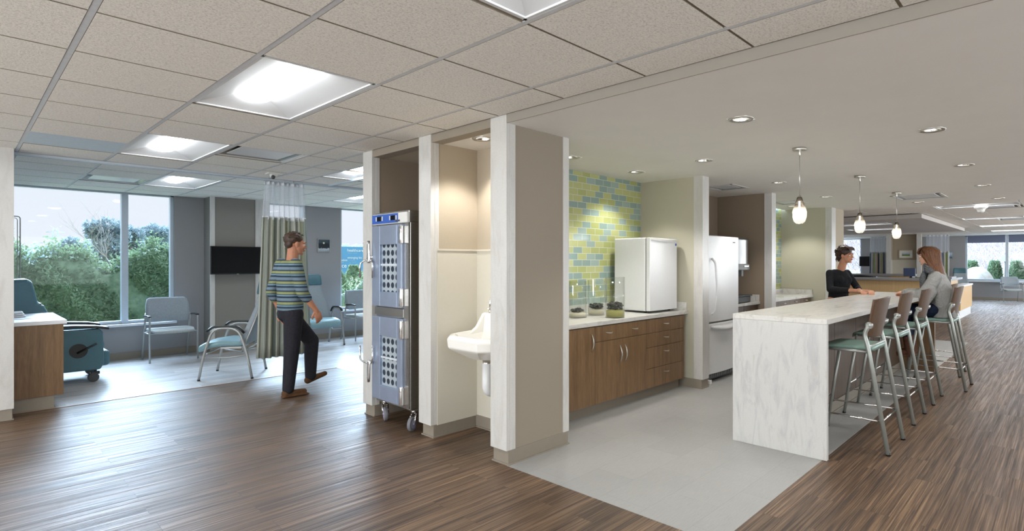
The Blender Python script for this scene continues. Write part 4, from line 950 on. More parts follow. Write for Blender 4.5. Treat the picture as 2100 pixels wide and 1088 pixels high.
def netmat(name):
    m = NT(name); cx = m.n('ShaderNodeUVMap'); mp = m.n('ShaderNodeMapping'); m.l(cx.outputs[0], mp.inputs[0]); mp.inputs['Scale'].default_value = (160, 60, 1)
    v = m.n('ShaderNodeTexVoronoi', feature='DISTANCE_TO_EDGE'); v.inputs['Scale'].default_value = 1; v.inputs['Randomness'].default_value = .2; m.l(mp.outputs[0], v.inputs['Vector'])
    d = m.n('ShaderNodeBsdfDiffuse'); d.inputs[0].default_value = S(226, 228, 234); tl = m.n('ShaderNodeBsdfTranslucent'); tl.inputs[0].default_value = S(226, 230, 238)
    mx = m.n('ShaderNodeMixShader'); m.l(d.outputs[0], mx.inputs[1]); m.l(tl.outputs[0], mx.inputs[2])
    t = m.n('ShaderNodeBsdfTransparent'); x = m.n('ShaderNodeMixShader'); m.l(m.ramp(v.outputs['Distance'], [(.12, (.8, .8, .8)), (.22, (.18, .18, .18))]), x.inputs[0])
    m.l(t.outputs[0], x.inputs[1]); m.l(mx.outputs[0], x.inputs[2]); m.l(x.outputs[0], m.out.inputs[0]); m.t.nodes.remove(m.b); return m.m
def curtain(name, label, path, folds, depth, ztop, zmid, zbot, mat, flare=0, hooks=True, seed=1):
    """path: two ends on the track; gathered folds, net strip above, cloth below"""
    a, b = Vector((*path[0], 0)), Vector((*path[1], 0)); d = (b-a); L = d.length; d.normalize(); nrm = Vector((-d.y, d.x, 0)); rr = random.Random(seed)
    t = thing(name, label, 'curtain', ((a+b)/2).to_tuple(), 'privacy curtains')
    N = folds*12; ph = [rr.uniform(-.5, .5) for _ in range(folds+2)]
    def pt(i, z, k):
        s = i/N; f = s*folds; w_ = depth*(.5+.5*k)
        off = math.sin(f*2*PI+ph[int(f)]*.6)*w_+math.sin(f*.9*PI+1)*w_*.5
        x = (s-.5)*L*(1+flare*k)+.25*math.cos(f*4*PI)*w_
        p = (a+b)/2+d*x+nrm*off; p.z = z; return p
    def sheet(z0, z1, rows, nm, mt, k0, k1):
        m = MB(); uv = m.b.loops.layers.uv.new('UVMap'); g = [[m.b.verts.new(pt(i, z1+(z0-z1)*r/rows, k0+(k1-k0)*r/rows)) for i in range(N+1)] for r in range(rows+1)]
        for r in range(rows):
            for i in range(N):
                f = m.b.faces.new((g[r][i], g[r][i+1], g[r+1][i+1], g[r+1][i])); f.smooth = True
                for lp, (ii, rr_) in zip(f.loops, ((i, r), (i+1, r), (i+1, r+1), (i, r+1))): lp[uv].uv = (ii/N, 1-rr_/rows)
        o = m.build(nm, mt, t, recalc=False); so = o.modifiers.new('t', 'SOLIDIFY'); so.thickness = .002 if nm != 'net' else .0; 
        if nm == 'net': o.modifiers.remove(so)
        return o
    sheet(zbot, zmid+.03, 10, 'cloth', mat, .35, 1)
    sheet(zmid, ztop-.05, 6, 'net', M['net'], .1, .35); sheet(zmid-.005, zmid+.045, 1, 'hem', M['winsill'], .34, .36); sheet(ztop-.075, ztop-.035, 1, 'header', M['winsill'], .08, .12)
    if hooks:
        for k in range(folds*2):
            p = pt(int((k+.5)/(folds*2)*N), ztop-.04, .1); m = MB(); m.tube([p, p+Vector((0, 0, .05))], .003, 6); m.sph(p+Vector((0, 0, .05)), .008, 8, 6); m.build('hook', M['silver'], t)
    return t
M['net'] = netmat('white_curtain_net')
cm1 = stripes('sage_grey_curtain_cloth', [S(188, 190, 178), S(160, 166, 156), S(196, 196, 184), S(176, 178, 152), S(150, 158, 150)], 3.0)
cm2 = stripes('striped_curtain_cloth', [S(226, 228, 226), S(170, 184, 110), S(220, 222, 226), S(120, 134, 160), S(212, 206, 150), S(230, 230, 226), S(96, 104, 112), S(214, 190, 170)], 1.5)
curtain('privacy_curtain', 'grey-green gathered curtain with white net top hanging behind the walking person', ((2.62, 7.42), (3.07, 7.42)), 8, .045, ZG-.005, 1.99, .25, cm1, flare=.42)
curtain('privacy_curtain', 'striped green, blue and cream curtain between the far television and niche', ((24.6, 5.16), (24.6, 5.80)), 7, .05, ZG-.002, 1.82, .05, cm2, flare=.1, hooks=False, seed=3)
curtain('privacy_curtain', 'striped curtain with white net top above the seated woman', ((24.6, 3.20), (24.6, 3.92)), 6, .05, ZG-.002, 1.82, .05, cm2, hooks=False, seed=5)

# ---------------------------------------------------------------- nurse station beyond the island
c = thing('reception_desk', 'pale oak reception desk with grey counter beyond the island', 'desk', (18, 4, 0))
m = MB(); m.box(17.15, 17.20, 2.55, 8, .1, .97); m.box(17.2, 19.6, 2.35, 2.40, .1, .97); m.build('oak_panel', M['oak'], c, bevel=.003)
gtop = plain('grey_solid_surface', S(140, 138, 138), .35, var=.04)
m = MB(); m.box(17.0, 17.55, 2.25, 8, .97, 1.03); m.box(17.55, 19.7, 2.25, 2.75, .97, 1.03); m.build('counter', gtop, c, bevel=.004)
m = MB(); m.box(17.1, 17.9, 2.18, 2.55, 1.03, 1.085); m.box(17.12, 17.16, 2.2, 2.5, .1, 1.03); m.build('end_return', M['cab2'] if False else gtop, c)
m = MB(); m.box(17.19, 17.22, 2.56, 7.9, 0, .1); m.build('toe_kick', M['winsill'], c)
c = thing('desk_cabinet', 'pale oak low cabinet with louvred top standing at the end of the reception desk', 'cabinet', (18, 2.15, 0))
m = MB(); m.box(17.30, 19.6, 2.02, 2.24, .22, .82); m.build('body', M['oak'], c, bevel=.003); m = MB(); m.box(17.29, 19.62, 2.0, 2.245, .82, .86); m.build('top', M['winsill'], c); m = MB(); m.box(17.33, 19.6, 2.05, 2.24, 0, .22); m.build('plinth', M['winsill'], c)
c = thing('back_counter', 'grey back counter running behind the reception desk', 'counter', (21, 5, 0))
m = MB(); m.box(20.4, 21, 3.6, 9, 1.02, 1.08); m.build('worktop', gtop, c); m = MB(); m.box(20.5, 21, 3.65, 9, 0, 1.02); m.build('body', plain('light_grey_laminate', S(176, 172, 168), .5), c)
m = MB(); m.box(20.48, 20.5, 3.65, 4.25, .9, 1.02); m.build('oak_drawer', M['oak'], c)
c = thing('computer_monitor', 'dark monitor standing on the reception desk left of the seated woman', 'monitor', (17.7, 3.25, 1.03))
m = MB(); m.box(17.62, 17.66, 3.06, 3.34, 1.07, 1.30); m.build('screen', plain('navy_monitor_back', S(52, 66, 96), .4), c, bevel=.006)
m = MB(); m.box(17.60, 17.75, 2.95, 3.2, 1.031, 1.045); m.box(17.65, 17.68, 3.14, 3.2, 1.04, 1.1); m.build('stand', M['black'], c)
m = MB(); m.loft([[(17.55, y, 1.031), (17.75, y, 1.031), (17.75, y, 1.031+h), (17.55, y, 1.031+h)] for y, h in ((4.85, .02), (4.8, .06), (4.35, .07), (4.0, .03))]); tag(m.build('desk_phone', M['black']), 'low black telephone lying on the grey reception counter', 'telephone')
m = MB(); m.cyl((24.3, 4.50, .9), (24.3, 4.50, 1.1), .02); m.tube(arcpts([(24.33, 4.5, 1.1), (24.33, 4.5, 1.17), (24.2, 4.5, 1.17), (24.2, 4.5, 1.1)], .05), .012); tag(m.build('tap', M['chrome']), 'small tap against the cream panel in the far niche', 'tap')

m = MB(); m.box(2.634, 2.64, 4.955, 4.985, 1.585, 1.655); q = tag(m.build('wall_label', M['whitematte']), 'tiny pale label high on the white post beside the warming cart', 'label')
m = MB(); [m.box(2.632, 2.634, 4.96, 4.98-.004*(k % 2), 1.597+.018*k, 1.603+.018*k) for k in range(3)]; m.build('print', M['midgrey'], q)
# ---------------------------------------------------------------- outdoors
struct(MB().box(-60, 120, 10.76, 160, -.6, -.02).build('ground_lawn', plain('winter_lawn', S(128, 128, 92), .95, var=.2, scale=2)))
struct(MB().box(27.3, 160, -60, 10.7, -.6, -.02).build('ground_parking', plain('pale_paving', S(170, 168, 164), .9, var=.1, scale=2)))
def leafmat(name, a, b): 
    m = NT(name); m.set(.6, 0, .3); f = m.noise(m.coord(), 14, 3); m.col(m.ramp(f, [(.3, a), (.65, b)])); 
    tl = m.n('ShaderNodeBsdfTranslucent'); tl.inputs[0].default_value = b; mx = m.n('ShaderNodeMixShader'); mx.inputs[0].default_value = .3; m.l(m.b.outputs[0], mx.inputs[1]); m.l(tl.outputs[0], mx.inputs[2]); m.l(mx.outputs[0], m.out.inputs[0]); return m.m
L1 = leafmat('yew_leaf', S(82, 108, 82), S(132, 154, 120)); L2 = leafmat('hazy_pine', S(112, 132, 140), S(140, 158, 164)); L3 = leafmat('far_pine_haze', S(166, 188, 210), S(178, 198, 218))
TW = plain('bare_twig', S(160, 156, 156), .9, var=.2)
def leafcloud(m, n, fn, size, rr, asp=.5):
    for _ in range(n):
        p, out = fn(); a = Vector((rr.gauss(0, 1), rr.gauss(0, 1), rr.gauss(0, .8)+.5)).normalized(); b = a.cross(Vector((rr.gauss(0, 1), rr.gauss(0, 1), rr.gauss(0, 1)))).normalized(); s = size*rr.uniform(.6, 1.3)
        m.b.faces.new([m.b.verts.new(p+q) for q in (-b*s*asp*.5, a*s, b*s*asp*.5, -a*s*.25)])
def hedge(u0, u1, v, h, n, label, seed, along='x', th=.75):
    rr = random.Random(seed); m = MB()
    def hh(s): return h+.16*math.sin(s*2.1+seed)+.13*math.sin(s*5.7)+.05*math.sin(s*13)
    def fn():
        s = rr.uniform(u0, u1); top = hh(s); z = rr.uniform(.0, 1)**.8*top
        if rr.random() < .12: z = top+abs(rr.gauss(0, .10)); o_ = rr.uniform(-.15, .15)
        else: o_ = -th*(.55+.18*math.sin(s*4.1+z*3)+.10*math.sin(s*11+z*7))*(1-(z/top)**4*.8)+rr.uniform(-.02, .08)
        return (Vector((s, v+o_, z)) if along == 'x' else Vector((v+o_, s, z))), None
    leafcloud(m, n, fn, .060, rr)
    r = [];
    for i in range(41):
        s = u0+(u1-u0)*i/40; t = hh(s)
        r.append([(s, v+a, z) if along == 'x' else (v+a, s, z) for a, z in ((-.32, 0), (-.36, t*.5), (-.2, t*.9), (0, t*.97), (.3, t*.8), (.3, 0))])
    m.loft(r); return tag(m.build('yew_hedge', L1, recalc=False), label, 'hedge')
hedge(-.3, 4.9, 12.9, 1.62, 26000, 'dense green clipped hedge right outside the big bay window', 1)
hedge(6.2, 9.5, 12.9, 1.0, 4000, 'low green hedge outside the window with the billboard', 4)
def pine(name, x, y, h, r, n, mat, label, seed, group=None, trunk=True, size=.16):
    rr = random.Random(seed); t = thing(name, label, 'tree', (x, y, 0), group); m = MB()
    blobs = [(Vector((x+rr.uniform(-.6, .6)*r, y+rr.uniform(-.5, .5)*r, h*rr.uniform(.45, .92))), r*rr.uniform(.25, .45)) for _ in range(16)]+[(Vector((x, y, h*.95)), r*.34), (Vector((x-.3*r, y, h*.82)), r*.4), (Vector((x+.4*r, y, h*.78)), r*.4)]
    def fn():
        c_, q = rr.choice(blobs); d = Vector((rr.gauss(0, 1), rr.gauss(0, 1), rr.gauss(0, 1))).normalized(); return c_+d*q*rr.uniform(.6, 1.05)*1.0, d
    leafcloud(m, n, fn, size, rr); m.build('crown', mat, t, recalc=False)
    m = MB(); m.tube([(x, y, 0), (x+.1, y, h*.5), (x, y, h*.9)], [.16, .12, .05], 8)
    for c_, q in blobs[:8]: m.tube([(x, y, c_.z-.5*q), c_], .03, 5)
    m.build('trunk', TW, t)
for k, (x, y, h, r, l) in enumerate(((4.3, 30, 3.2, 1.0, 'tallest pine above the hedge, just left of the window bar'), (5.6, 33.2, 3.1, .8, 'pine above the hedge, just right of the window bar'), (7.2, 36.5, 3.4, 1.0, 'pine above the hedge beside the right window edge'), (8.6, 40, 3.3, 1.3, 'pine behind the grey wall edge, past the window'), (3.5, 33, 2.4, 1.0, 'low pine above the hedge, left of the tallest pine'))):
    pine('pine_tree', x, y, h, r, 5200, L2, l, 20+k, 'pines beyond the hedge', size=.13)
def bare(name, x, y, h, label, seed, n=7, group=None, mat=None, thick=.035):
    rr = random.Random(seed); m = MB()
    def br(p, d, L, r, k):
        pts = [p]; 
        for i in range(4): d = (d+Vector((rr.uniform(-.25, .25), rr.uniform(-.25, .25), rr.uniform(-.02, .22)))).normalized(); pts.append(pts[-1]+d*L/4)
        m.tube(pts, [r, r*.85, r*.7, r*.55, r*.4], 4)
        if k:
            for i in range(n if k > 1 else 4):
                q = pts[rr.choice((1, 2, 3, 4))]; a = rr.uniform(0, 2*PI); br(q, (d*.7+Vector((math.cos(a)*.8, math.sin(a)*.8, .35))).normalized(), L*rr.uniform(.4, .62), r*.45, k-1)
    br(Vector((x, y, 0)), Vector((0, 0, 1)), h, thick, 3)
    o = m.build(name, mat or TW, recalc=False); tag(o, label, 'tree', group); return o
bare('bare_tree', 3.25, 20.0, 1.7, 'leafless young tree beside the window bar, outside the bay', 3, 6, thick=.018)
bare('bare_tree', 4.3, 19.0, 1.15, 'leafless shrub-like tree at the right edge of the bay window', 5, 6, thick=.014)
rr = random.Random(5); m = MB(); xs = sorted(rr.uniform(-6, 30) for _ in range(60))
def ftl():
    s = rr.uniform(-6, 34); t = 2.95+.35*math.sin(s*1.1)+.25*math.sin(s*3.3)+.2*math.sin(s*7.7+1); return Vector((s, 60+rr.uniform(-1, 1), t*(1-rr.random()**2.2))), None
leafcloud(m, 16000, ftl, .20, rr); m.loft([[(s, 60, 0), (s, 61, 0), (s, 60.5, 2.6+.3*math.sin(s*1.1)+.2*math.sin(s*3.3))] for s in [-6+.5*k for k in range(81)]])
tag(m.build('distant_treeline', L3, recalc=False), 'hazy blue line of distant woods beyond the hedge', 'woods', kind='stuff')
# pylon
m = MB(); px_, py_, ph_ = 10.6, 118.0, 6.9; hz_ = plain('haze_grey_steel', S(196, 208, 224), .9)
for s1 in (-1, 1):
    for s2 in (-1, 1): m.tube([(px_+s1*.9, py_+s2*.9, 0), (px_+s1*.35, py_+s2*.35, 5.5), (px_+s1*.28, py_+s2*.28, ph_)], .035, 5)
for k in range(10):
    z = k*.7; w0 = max(.3, .9-.1*z)
    m.tube([(px_-w0, py_, z), (px_+w0, py_, z+.7)], .025, 4); m.tube([(px_+w0, py_, z), (px_-w0, py_, z+.7)], .025, 4)
for z, w0 in ((4.5, 1.9), (5.4, 1.5), (6.2, 1.1)): m.tube([(px_-w0, py_, z), (px_, py_, z+.35), (px_+w0, py_, z)], .035, 5); m.tube([(px_-w0, py_, z), (px_+w0, py_, z)], .03, 5)
m.tube([(px_-.28, py_, ph_), (px_-.7, py_, ph_+.35)], .03, 4); m.tube([(px_+.28, py_, ph_), (px_+.7, py_, ph_+.35)], .03, 4)
tag(m.build('transmission_pylon', hz_), 'pale lattice transmission pylon in the haze above the woods', 'pylon')
# billboard seen through the narrow right window
c = thing('billboard', 'blue billboard covered with white words outside the right-hand bay window', 'billboard', (14.3, 28, 0))
bx0, bx1, by = 12.9, 16.4, 28.0
m = MB(); m.box(bx0, bx1, by, by+.15, .85, 2.29); m.build('board', plain('blue_board', S(96, 158, 208), .7, var=.03, scale=1), c)
m = MB(); m.box(bx0+.5, bx0+.62, by+.05, by+.15, -.02, .9); m.box(bx1-.6, bx1-.48, by+.05, by+.15, -.02, .9); m.build('post', M['midgrey'], c)
wm, pm = plain('white_lettering', S(236, 244, 250), .7), plain('pale_blue_lettering', S(168, 206, 234), .7)
for txt, x, z, s, mt in (('healthcare', 13.91, 2.03, .19, wm), ('future trend', 13.94, 1.93, .09, pm), ('emerging bio', 13.93, 1.66, .135, wm), ('ication', 13.49, 1.53, .14, wm), ('support', 14.05, 1.55, .08, pm), ('en fusion', 14.05, 1.45, .08, pm), ('ace smart', 13.48, 1.19, .26, wm), ('spatial', 13.50, 1.44, .08, pm)):
    cu = bpy.data.curves.new('lettering', 'FONT'); cu.body = txt; cu.size = s*1.15; cu.extrude = .004; o = bpy.data.objects.new('lettering', cu); COL.objects.link(o); o.parent = c
    o.location = Vector((x, by-.008, z))-c.location; o.rotation_euler = (PI/2, 0, 0); cu.materials.append(mt)
    me = bpy.data.meshes.new_from_object(o.evaluated_get(bpy.context.evaluated_depsgraph_get())); q = bpy.data.objects.new('lettering', me); COL.objects.link(q); q.parent = c; q.location = o.location; q.rotation_euler = o.rotation_euler; bpy.data.objects.remove(o)
for k, (x, y, h, l) in enumerate(((9.95, 19.5, 1.35, 'upright evergreen shrub in front of the blue billboard'), (8.35, 17.5, 1.2, 'small evergreen shrub at the foot of the billboard, beside the grey wall edge'))):
    rr = random.Random(40+k); m = MB()
    def fn():
        z = rr.random()*h; a = rr.uniform(0, 2*PI); q = .42*h*(1-(z/h)**2*.8)*rr.uniform(.7, 1.05); return Vector((x+q*math.cos(a), y+q*math.sin(a), z)), None
    leafcloud(m, 3500, fn, .07, rr); m.cyl((x, y, 0), (x, y, h*.9), .05, .02, 8); tag(m.build('evergreen_shrub', L1, recalc=False), l, 'shrub', 'evergreen shrubs outside')
# beyond the far window
def shrub(x, y, h, w_, l, seed, mat=L1, cat='shrub', name='evergreen_shrub', n=2600, size=.09):
    rr = random.Random(seed); m = MB()
    def fn():
        z = rr.random()*h; a = rr.uniform(0, 2*PI); q = w_*(1-(z/h)**4*.5)*rr.uniform(.8, 1.05); return Vector((x+q*math.cos(a), y+q*math.sin(a), z)), None
    leafcloud(m, n, fn, size, rr); m.lathe([(w_*.75, 0), (w_*.8, h*.5), (w_*.55, h*.9), (.01, h*.95)], (x, y, 0), 12); return tag(m.build(name, mat, recalc=False), l, cat, 'evergreen shrubs outside')
for k, (v, l) in enumerate(((3.15, 'green shrub outside the far window, nearest its left edge'), (2.35, 'green shrub outside the far window, second from its left edge'), (1.62, 'green shrub outside the far window, behind the window bar'), (.95, 'green shrub outside the far window at the right edge of the photo'))):
    shrub(30.6, v, 1.52, .28, l, 60+k)
m = MB(); m.sph((29.2, 2.85, .45), (.8, .62, .82), 24, 16); o = tag(m.build('boulder', plain('pale_granite', S(196, 190, 180), .9, var=.18, scale=6, bump=.5)), 'large pale rounded boulder outside the far window', 'boulder')
m = MB(); m.box(31.5, 31.55, 1.95, 2.2, 1.5, 1.78); b = tag(m.build('street_sign', M['winsill']), 'small white square sign on a post outside the far window', 'sign'); m = MB(); m.cyl((31.54, 2.07, 0), (31.54, 2.07, 1.5), .025, seg=8); m.build('post', M['midgrey'], b)
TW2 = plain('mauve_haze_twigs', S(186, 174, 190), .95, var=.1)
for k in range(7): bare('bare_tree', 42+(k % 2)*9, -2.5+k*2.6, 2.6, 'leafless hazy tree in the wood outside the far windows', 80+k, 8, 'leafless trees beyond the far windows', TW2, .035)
rr = random.Random(77); m = MB()
for k in range(5200):
    x, y = 62+rr.uniform(-3, 6), rr.uniform(-9, 32); z = rr.uniform(0, 6.2)*rr.random()**.35; a = rr.gauss(0, .55); L = rr.uniform(.5, 1.5)
    b_ = Vector((x, y, z)); m.tube([b_, b_+Vector((0, math.sin(a)*L, abs(math.cos(a))*L))], [.022, .008], 3)
tag(m.build('leafless_wood', TW2, recalc=False), 'mauve haze of leafless wood beyond the far windows', 'woods', kind='stuff')
# ---------------------------------------------------------------- people
def skinmat(name, c, c2):
    m = NT(name); m.set(.5, 0, .35); m.b.inputs['Subsurface Weight'].default_value = .08; m.b.inputs['Subsurface Radius'].default_value = (.01, .004, .002)
    m.col(m.ramp(m.noise(m.coord(), 18, 3), [(.3, c), (.7, c2)])); return m.m
M['skin1'] = skinmat('warm_skin', S(196, 142, 114), S(208, 154, 126)); M['skin2'] = skinmat('pale_skin', S(216, 162, 136), S(226, 176, 150)); M['skin3'] = skinmat('tan_skin', S(180, 124, 98), S(192, 136, 108))
def hairmat(name, a, b, sc_=(60, 60, 6)):
    m = NT(name); m.set(.45, 0, .4); m.col(m.ramp(m.noise(m.coord(sc_), 3, 5, .7), [(.35, a), (.65, b)])); m.bump(m.noise(m.coord(sc_), 5, 4), .5, .004); return m.m
M['hair1'] = hairmat('dark_brown_hair', S(34, 24, 20), S(78, 54, 42), (30, 30, 30)); M['hair2'] = hairmat('auburn_hair', S(70, 42, 26), S(128, 84, 54)); M['hair3'] = hairmat('brown_hair', S(50, 36, 28), S(78, 58, 46), (30, 30, 30))
def cloth(name, c, sc_=60, var=.12, bump=.5):
    m = NT(name); m.set(.9, 0, .15); f = m.noise(m.coord(), sc_, 3); a = tuple(x*(1-var) for x in c[:3])+(1,); b = tuple(min(1, x*(1+var)) for x in c[:3])+(1,); m.col(m.ramp(f, [(.3, a), (.7, b)]))
    g = m.noise(m.coord((1, 1, .6)), 14, 3, .5, 1.0); m.bump(g, bump, .03); return m.m
M['blackknit'] = cloth('black_knit', S(36, 37, 40)); M['greyknit'] = cloth('heather_grey_knit', S(150, 150, 148), 220, .25, .9); M['scarf'] = cloth('grey_ribbed_scarf', S(96, 98, 102), 60, .3, .8)
M['denim'] = cloth('dark_denim', S(30, 38, 58)); M['pants'] = cloth('charcoal_trousers', S(44, 44, 50)); M['boot'] = cloth('brown_leather', S(96, 66, 52), 30, .2, .3); M['shoe'] = cloth('tan_leather', S(92, 66, 46), 30, .15, .2)
sm = NT('striped_knit'); sm.set(.9, 0, .1); se = sm.n('ShaderNodeSeparateXYZ'); sm.l(sm.coord(), se.inputs[0])
mu = sm.n('ShaderNodeMath', operation='MULTIPLY'); sm.l(se.outputs['Z'], mu.inputs[0]); mu.inputs[1].default_value = 9.0
fr = sm.n('ShaderNodeMath', operation='FRACT'); sm.l(mu.outputs[0], fr.inputs[0])
sm.col(sm.ramp(fr.outputs[0], [(0, S(140, 146, 104)), (.22, S(62, 74, 84)), (.36, S(112, 130, 144)), (.62, S(52, 66, 80)), (.80, S(120, 146, 160)), (.92, S(64, 80, 94))], 'CONSTANT')); sm.bump(sm.noise(sm.coord(), 14, 3), .4, .03); M['stripe'] = sm.m

def rc(m, p0, p1, r0, r1):
    p0, p1 = Vector(p0), Vector(p1); m.sph(p0, r0, 14, 10)
    if (p1-p0).length > 1e-4: m.cyl(p0, p1, r0, r1, 14)
    m.sph(p1, r1, 14, 10); return m
def chain(m, pts, rs):
    for a, b, r0, r1 in zip(pts, pts[1:], rs, rs[1:]): rc(m, a, b, r0, r1)
def remesh(o, vox, smooth=4, f=.5):
    r = o.modifiers.new('r', 'REMESH'); r.mode = 'VOXEL'; r.voxel_size = vox; r.use_smooth_shade = True
    if smooth: s = o.modifiers.new('s', 'SMOOTH'); s.iterations = smooth; s.factor = f
    return o
class Fr:
    def __init__(s, o, fwd, up=(0, 0, 1)):
        s.o = Vector(o); s.y = Vector(fwd).normalized(); u = Vector(up); s.x = s.y.cross(u).normalized(); s.z = s.x.cross(s.y).normalized()
    def __call__(s, x, y, z): return s.o+s.x*x+s.y*y+s.z*z
    def rot(s): return Matrix((s.x, s.y, s.z)).transposed()
def head(m, F, neck, nr=.052, k=1.0):
    q = F.rot(); e = lambda c, r: m.sph(F(*[a*k for a in c]), tuple(a*k for a in r), 20, 14, rot=q)
    e((0, -.018, .030), (.074, .094, .084)); e((0, .028, -.028), (.058, .060, .078)); e((0, .030, -.078), (.044, .046, .034)); e((0, .070, -.098), (.018, .016, .015))
    rc(m, F(0, .084*k, .004*k), F(0, .106*k, -.030*k), .008*k, .0115*k)
    for s in (-1, 1):
        e((s*.010, .098, -.034), (.008, .009, .007)); e((s*.034, .060, -.026), (.024, .024, .022)); e((s*.076, -.008, -.010), (.009, .018, .030)); e((s*.030, .076, .022), (.022, .012, .008))
    e((0, .089, -.058), (.021, .009, .0055)); e((0, .087, -.068), (.018, .009, .006))
    rc(m, F(0, -.022*k, -.06*k), neck, nr*.98, nr*1.08)
def face(F, par, iris, k=1.0, lip=S(176, 96, 88), brow='hair1'):
    for s in (-1, 1):
        m = MB(); m.sph(F(s*.030*k, .0775*k, .002*k), .0125*k, 14, 10); e = m.build('eye', M['ceramic'], par)
        m = MB(); m.sph(F(s*.030*k, .0865*k, .002*k), .0058*k, 12, 8); m.build('iris', iris, e)
        m = MB(); m.sph(F(s*.030*k, .0785*k, .0065*k), (.0145*k, .0135*k, .0085*k), 14, 8, rot=F.rot()); m.build('eyelid', par.data.materials[0] if par.data else M['skin1'], e)
        m = MB(); m.tube([F(s*.014*k, .091*k, .021*k), F(s*.030*k, .092*k, .027*k), F(s*.045*k, .080*k, .022*k)], [.0028, .0034, .0018], 8); m.build('eyebrow', M[brow], par)
    m = MB(); m.sph(F(0, .0925*k, -.0585*k), (.021*k, .0075*k, .005*k), 14, 8, rot=F.rot()); m.sph(F(0, .0905*k, -.067*k), (.017*k, .0075*k, .0055*k), 14, 8, rot=F.rot()); m.build('lips', plain('lip_skin', lip, .4), par)
def hand(m, w, d, n, side, curl=(.5, .6, .5), k=1.0, spread=.03):
    """w wrist, d direction of the fingers, n out of the back of the hand, side: where the thumb is (+-1 along n x d)"""
    w, d, n = Vector(w), Vector(d).normalized(), Vector(n).normalized(); a = n.cross(d).normalized(); n = d.cross(a).normalized()
    R_ = Matrix((a, d, n)).transposed()
    m.sph(w+d*.045*k, (.040*k, .052*k, .016*k), 16, 12, rot=R_); rc(m, w, w+d*.02*k, .024*k, .022*k)
    for i, (x, L) in enumerate(((.030, .070), (.011, .080), (-.009, .075), (-.028, .060))):
        p = w+d*.078*k+a*x*side*k; ang = 0; dd = (d+a*side*(x*spread*20)*.1).normalized(); r = .0088*k
        m.sph(p-d*.012*k, .0105*k, 10, 8)
        for j, f in enumerate((.45, .32, .25)):
            ang += curl[j]*(1+.12*i); q = dd*math.cos(ang)-n*math.sin(ang); t = p+q*L*f*k; rc(m, p, t, r, r*.92); p = t; r *= .92
    p = w+d*.022*k+a*side*.030*k; q = (a*side*.75+d*.75-n*.25).normalized(); t = p+q*.036*k; rc(m, p, t, .0125*k, .0105*k); q2 = (d*.95+a*side*.1-n*.35).normalized(); rc(m, t, t+q2*.030*k, .0102*k, .0085*k)

def torso(m, rings):
    """rings: (centre, half width vector, half depth vector)"""
    m.loft([[Vector(c)+Vector(a)*math.cos(t)+Vector(b)*math.sin(t) for t in [2*PI*i/24 for i in range(24)]] for c, a, b in rings])

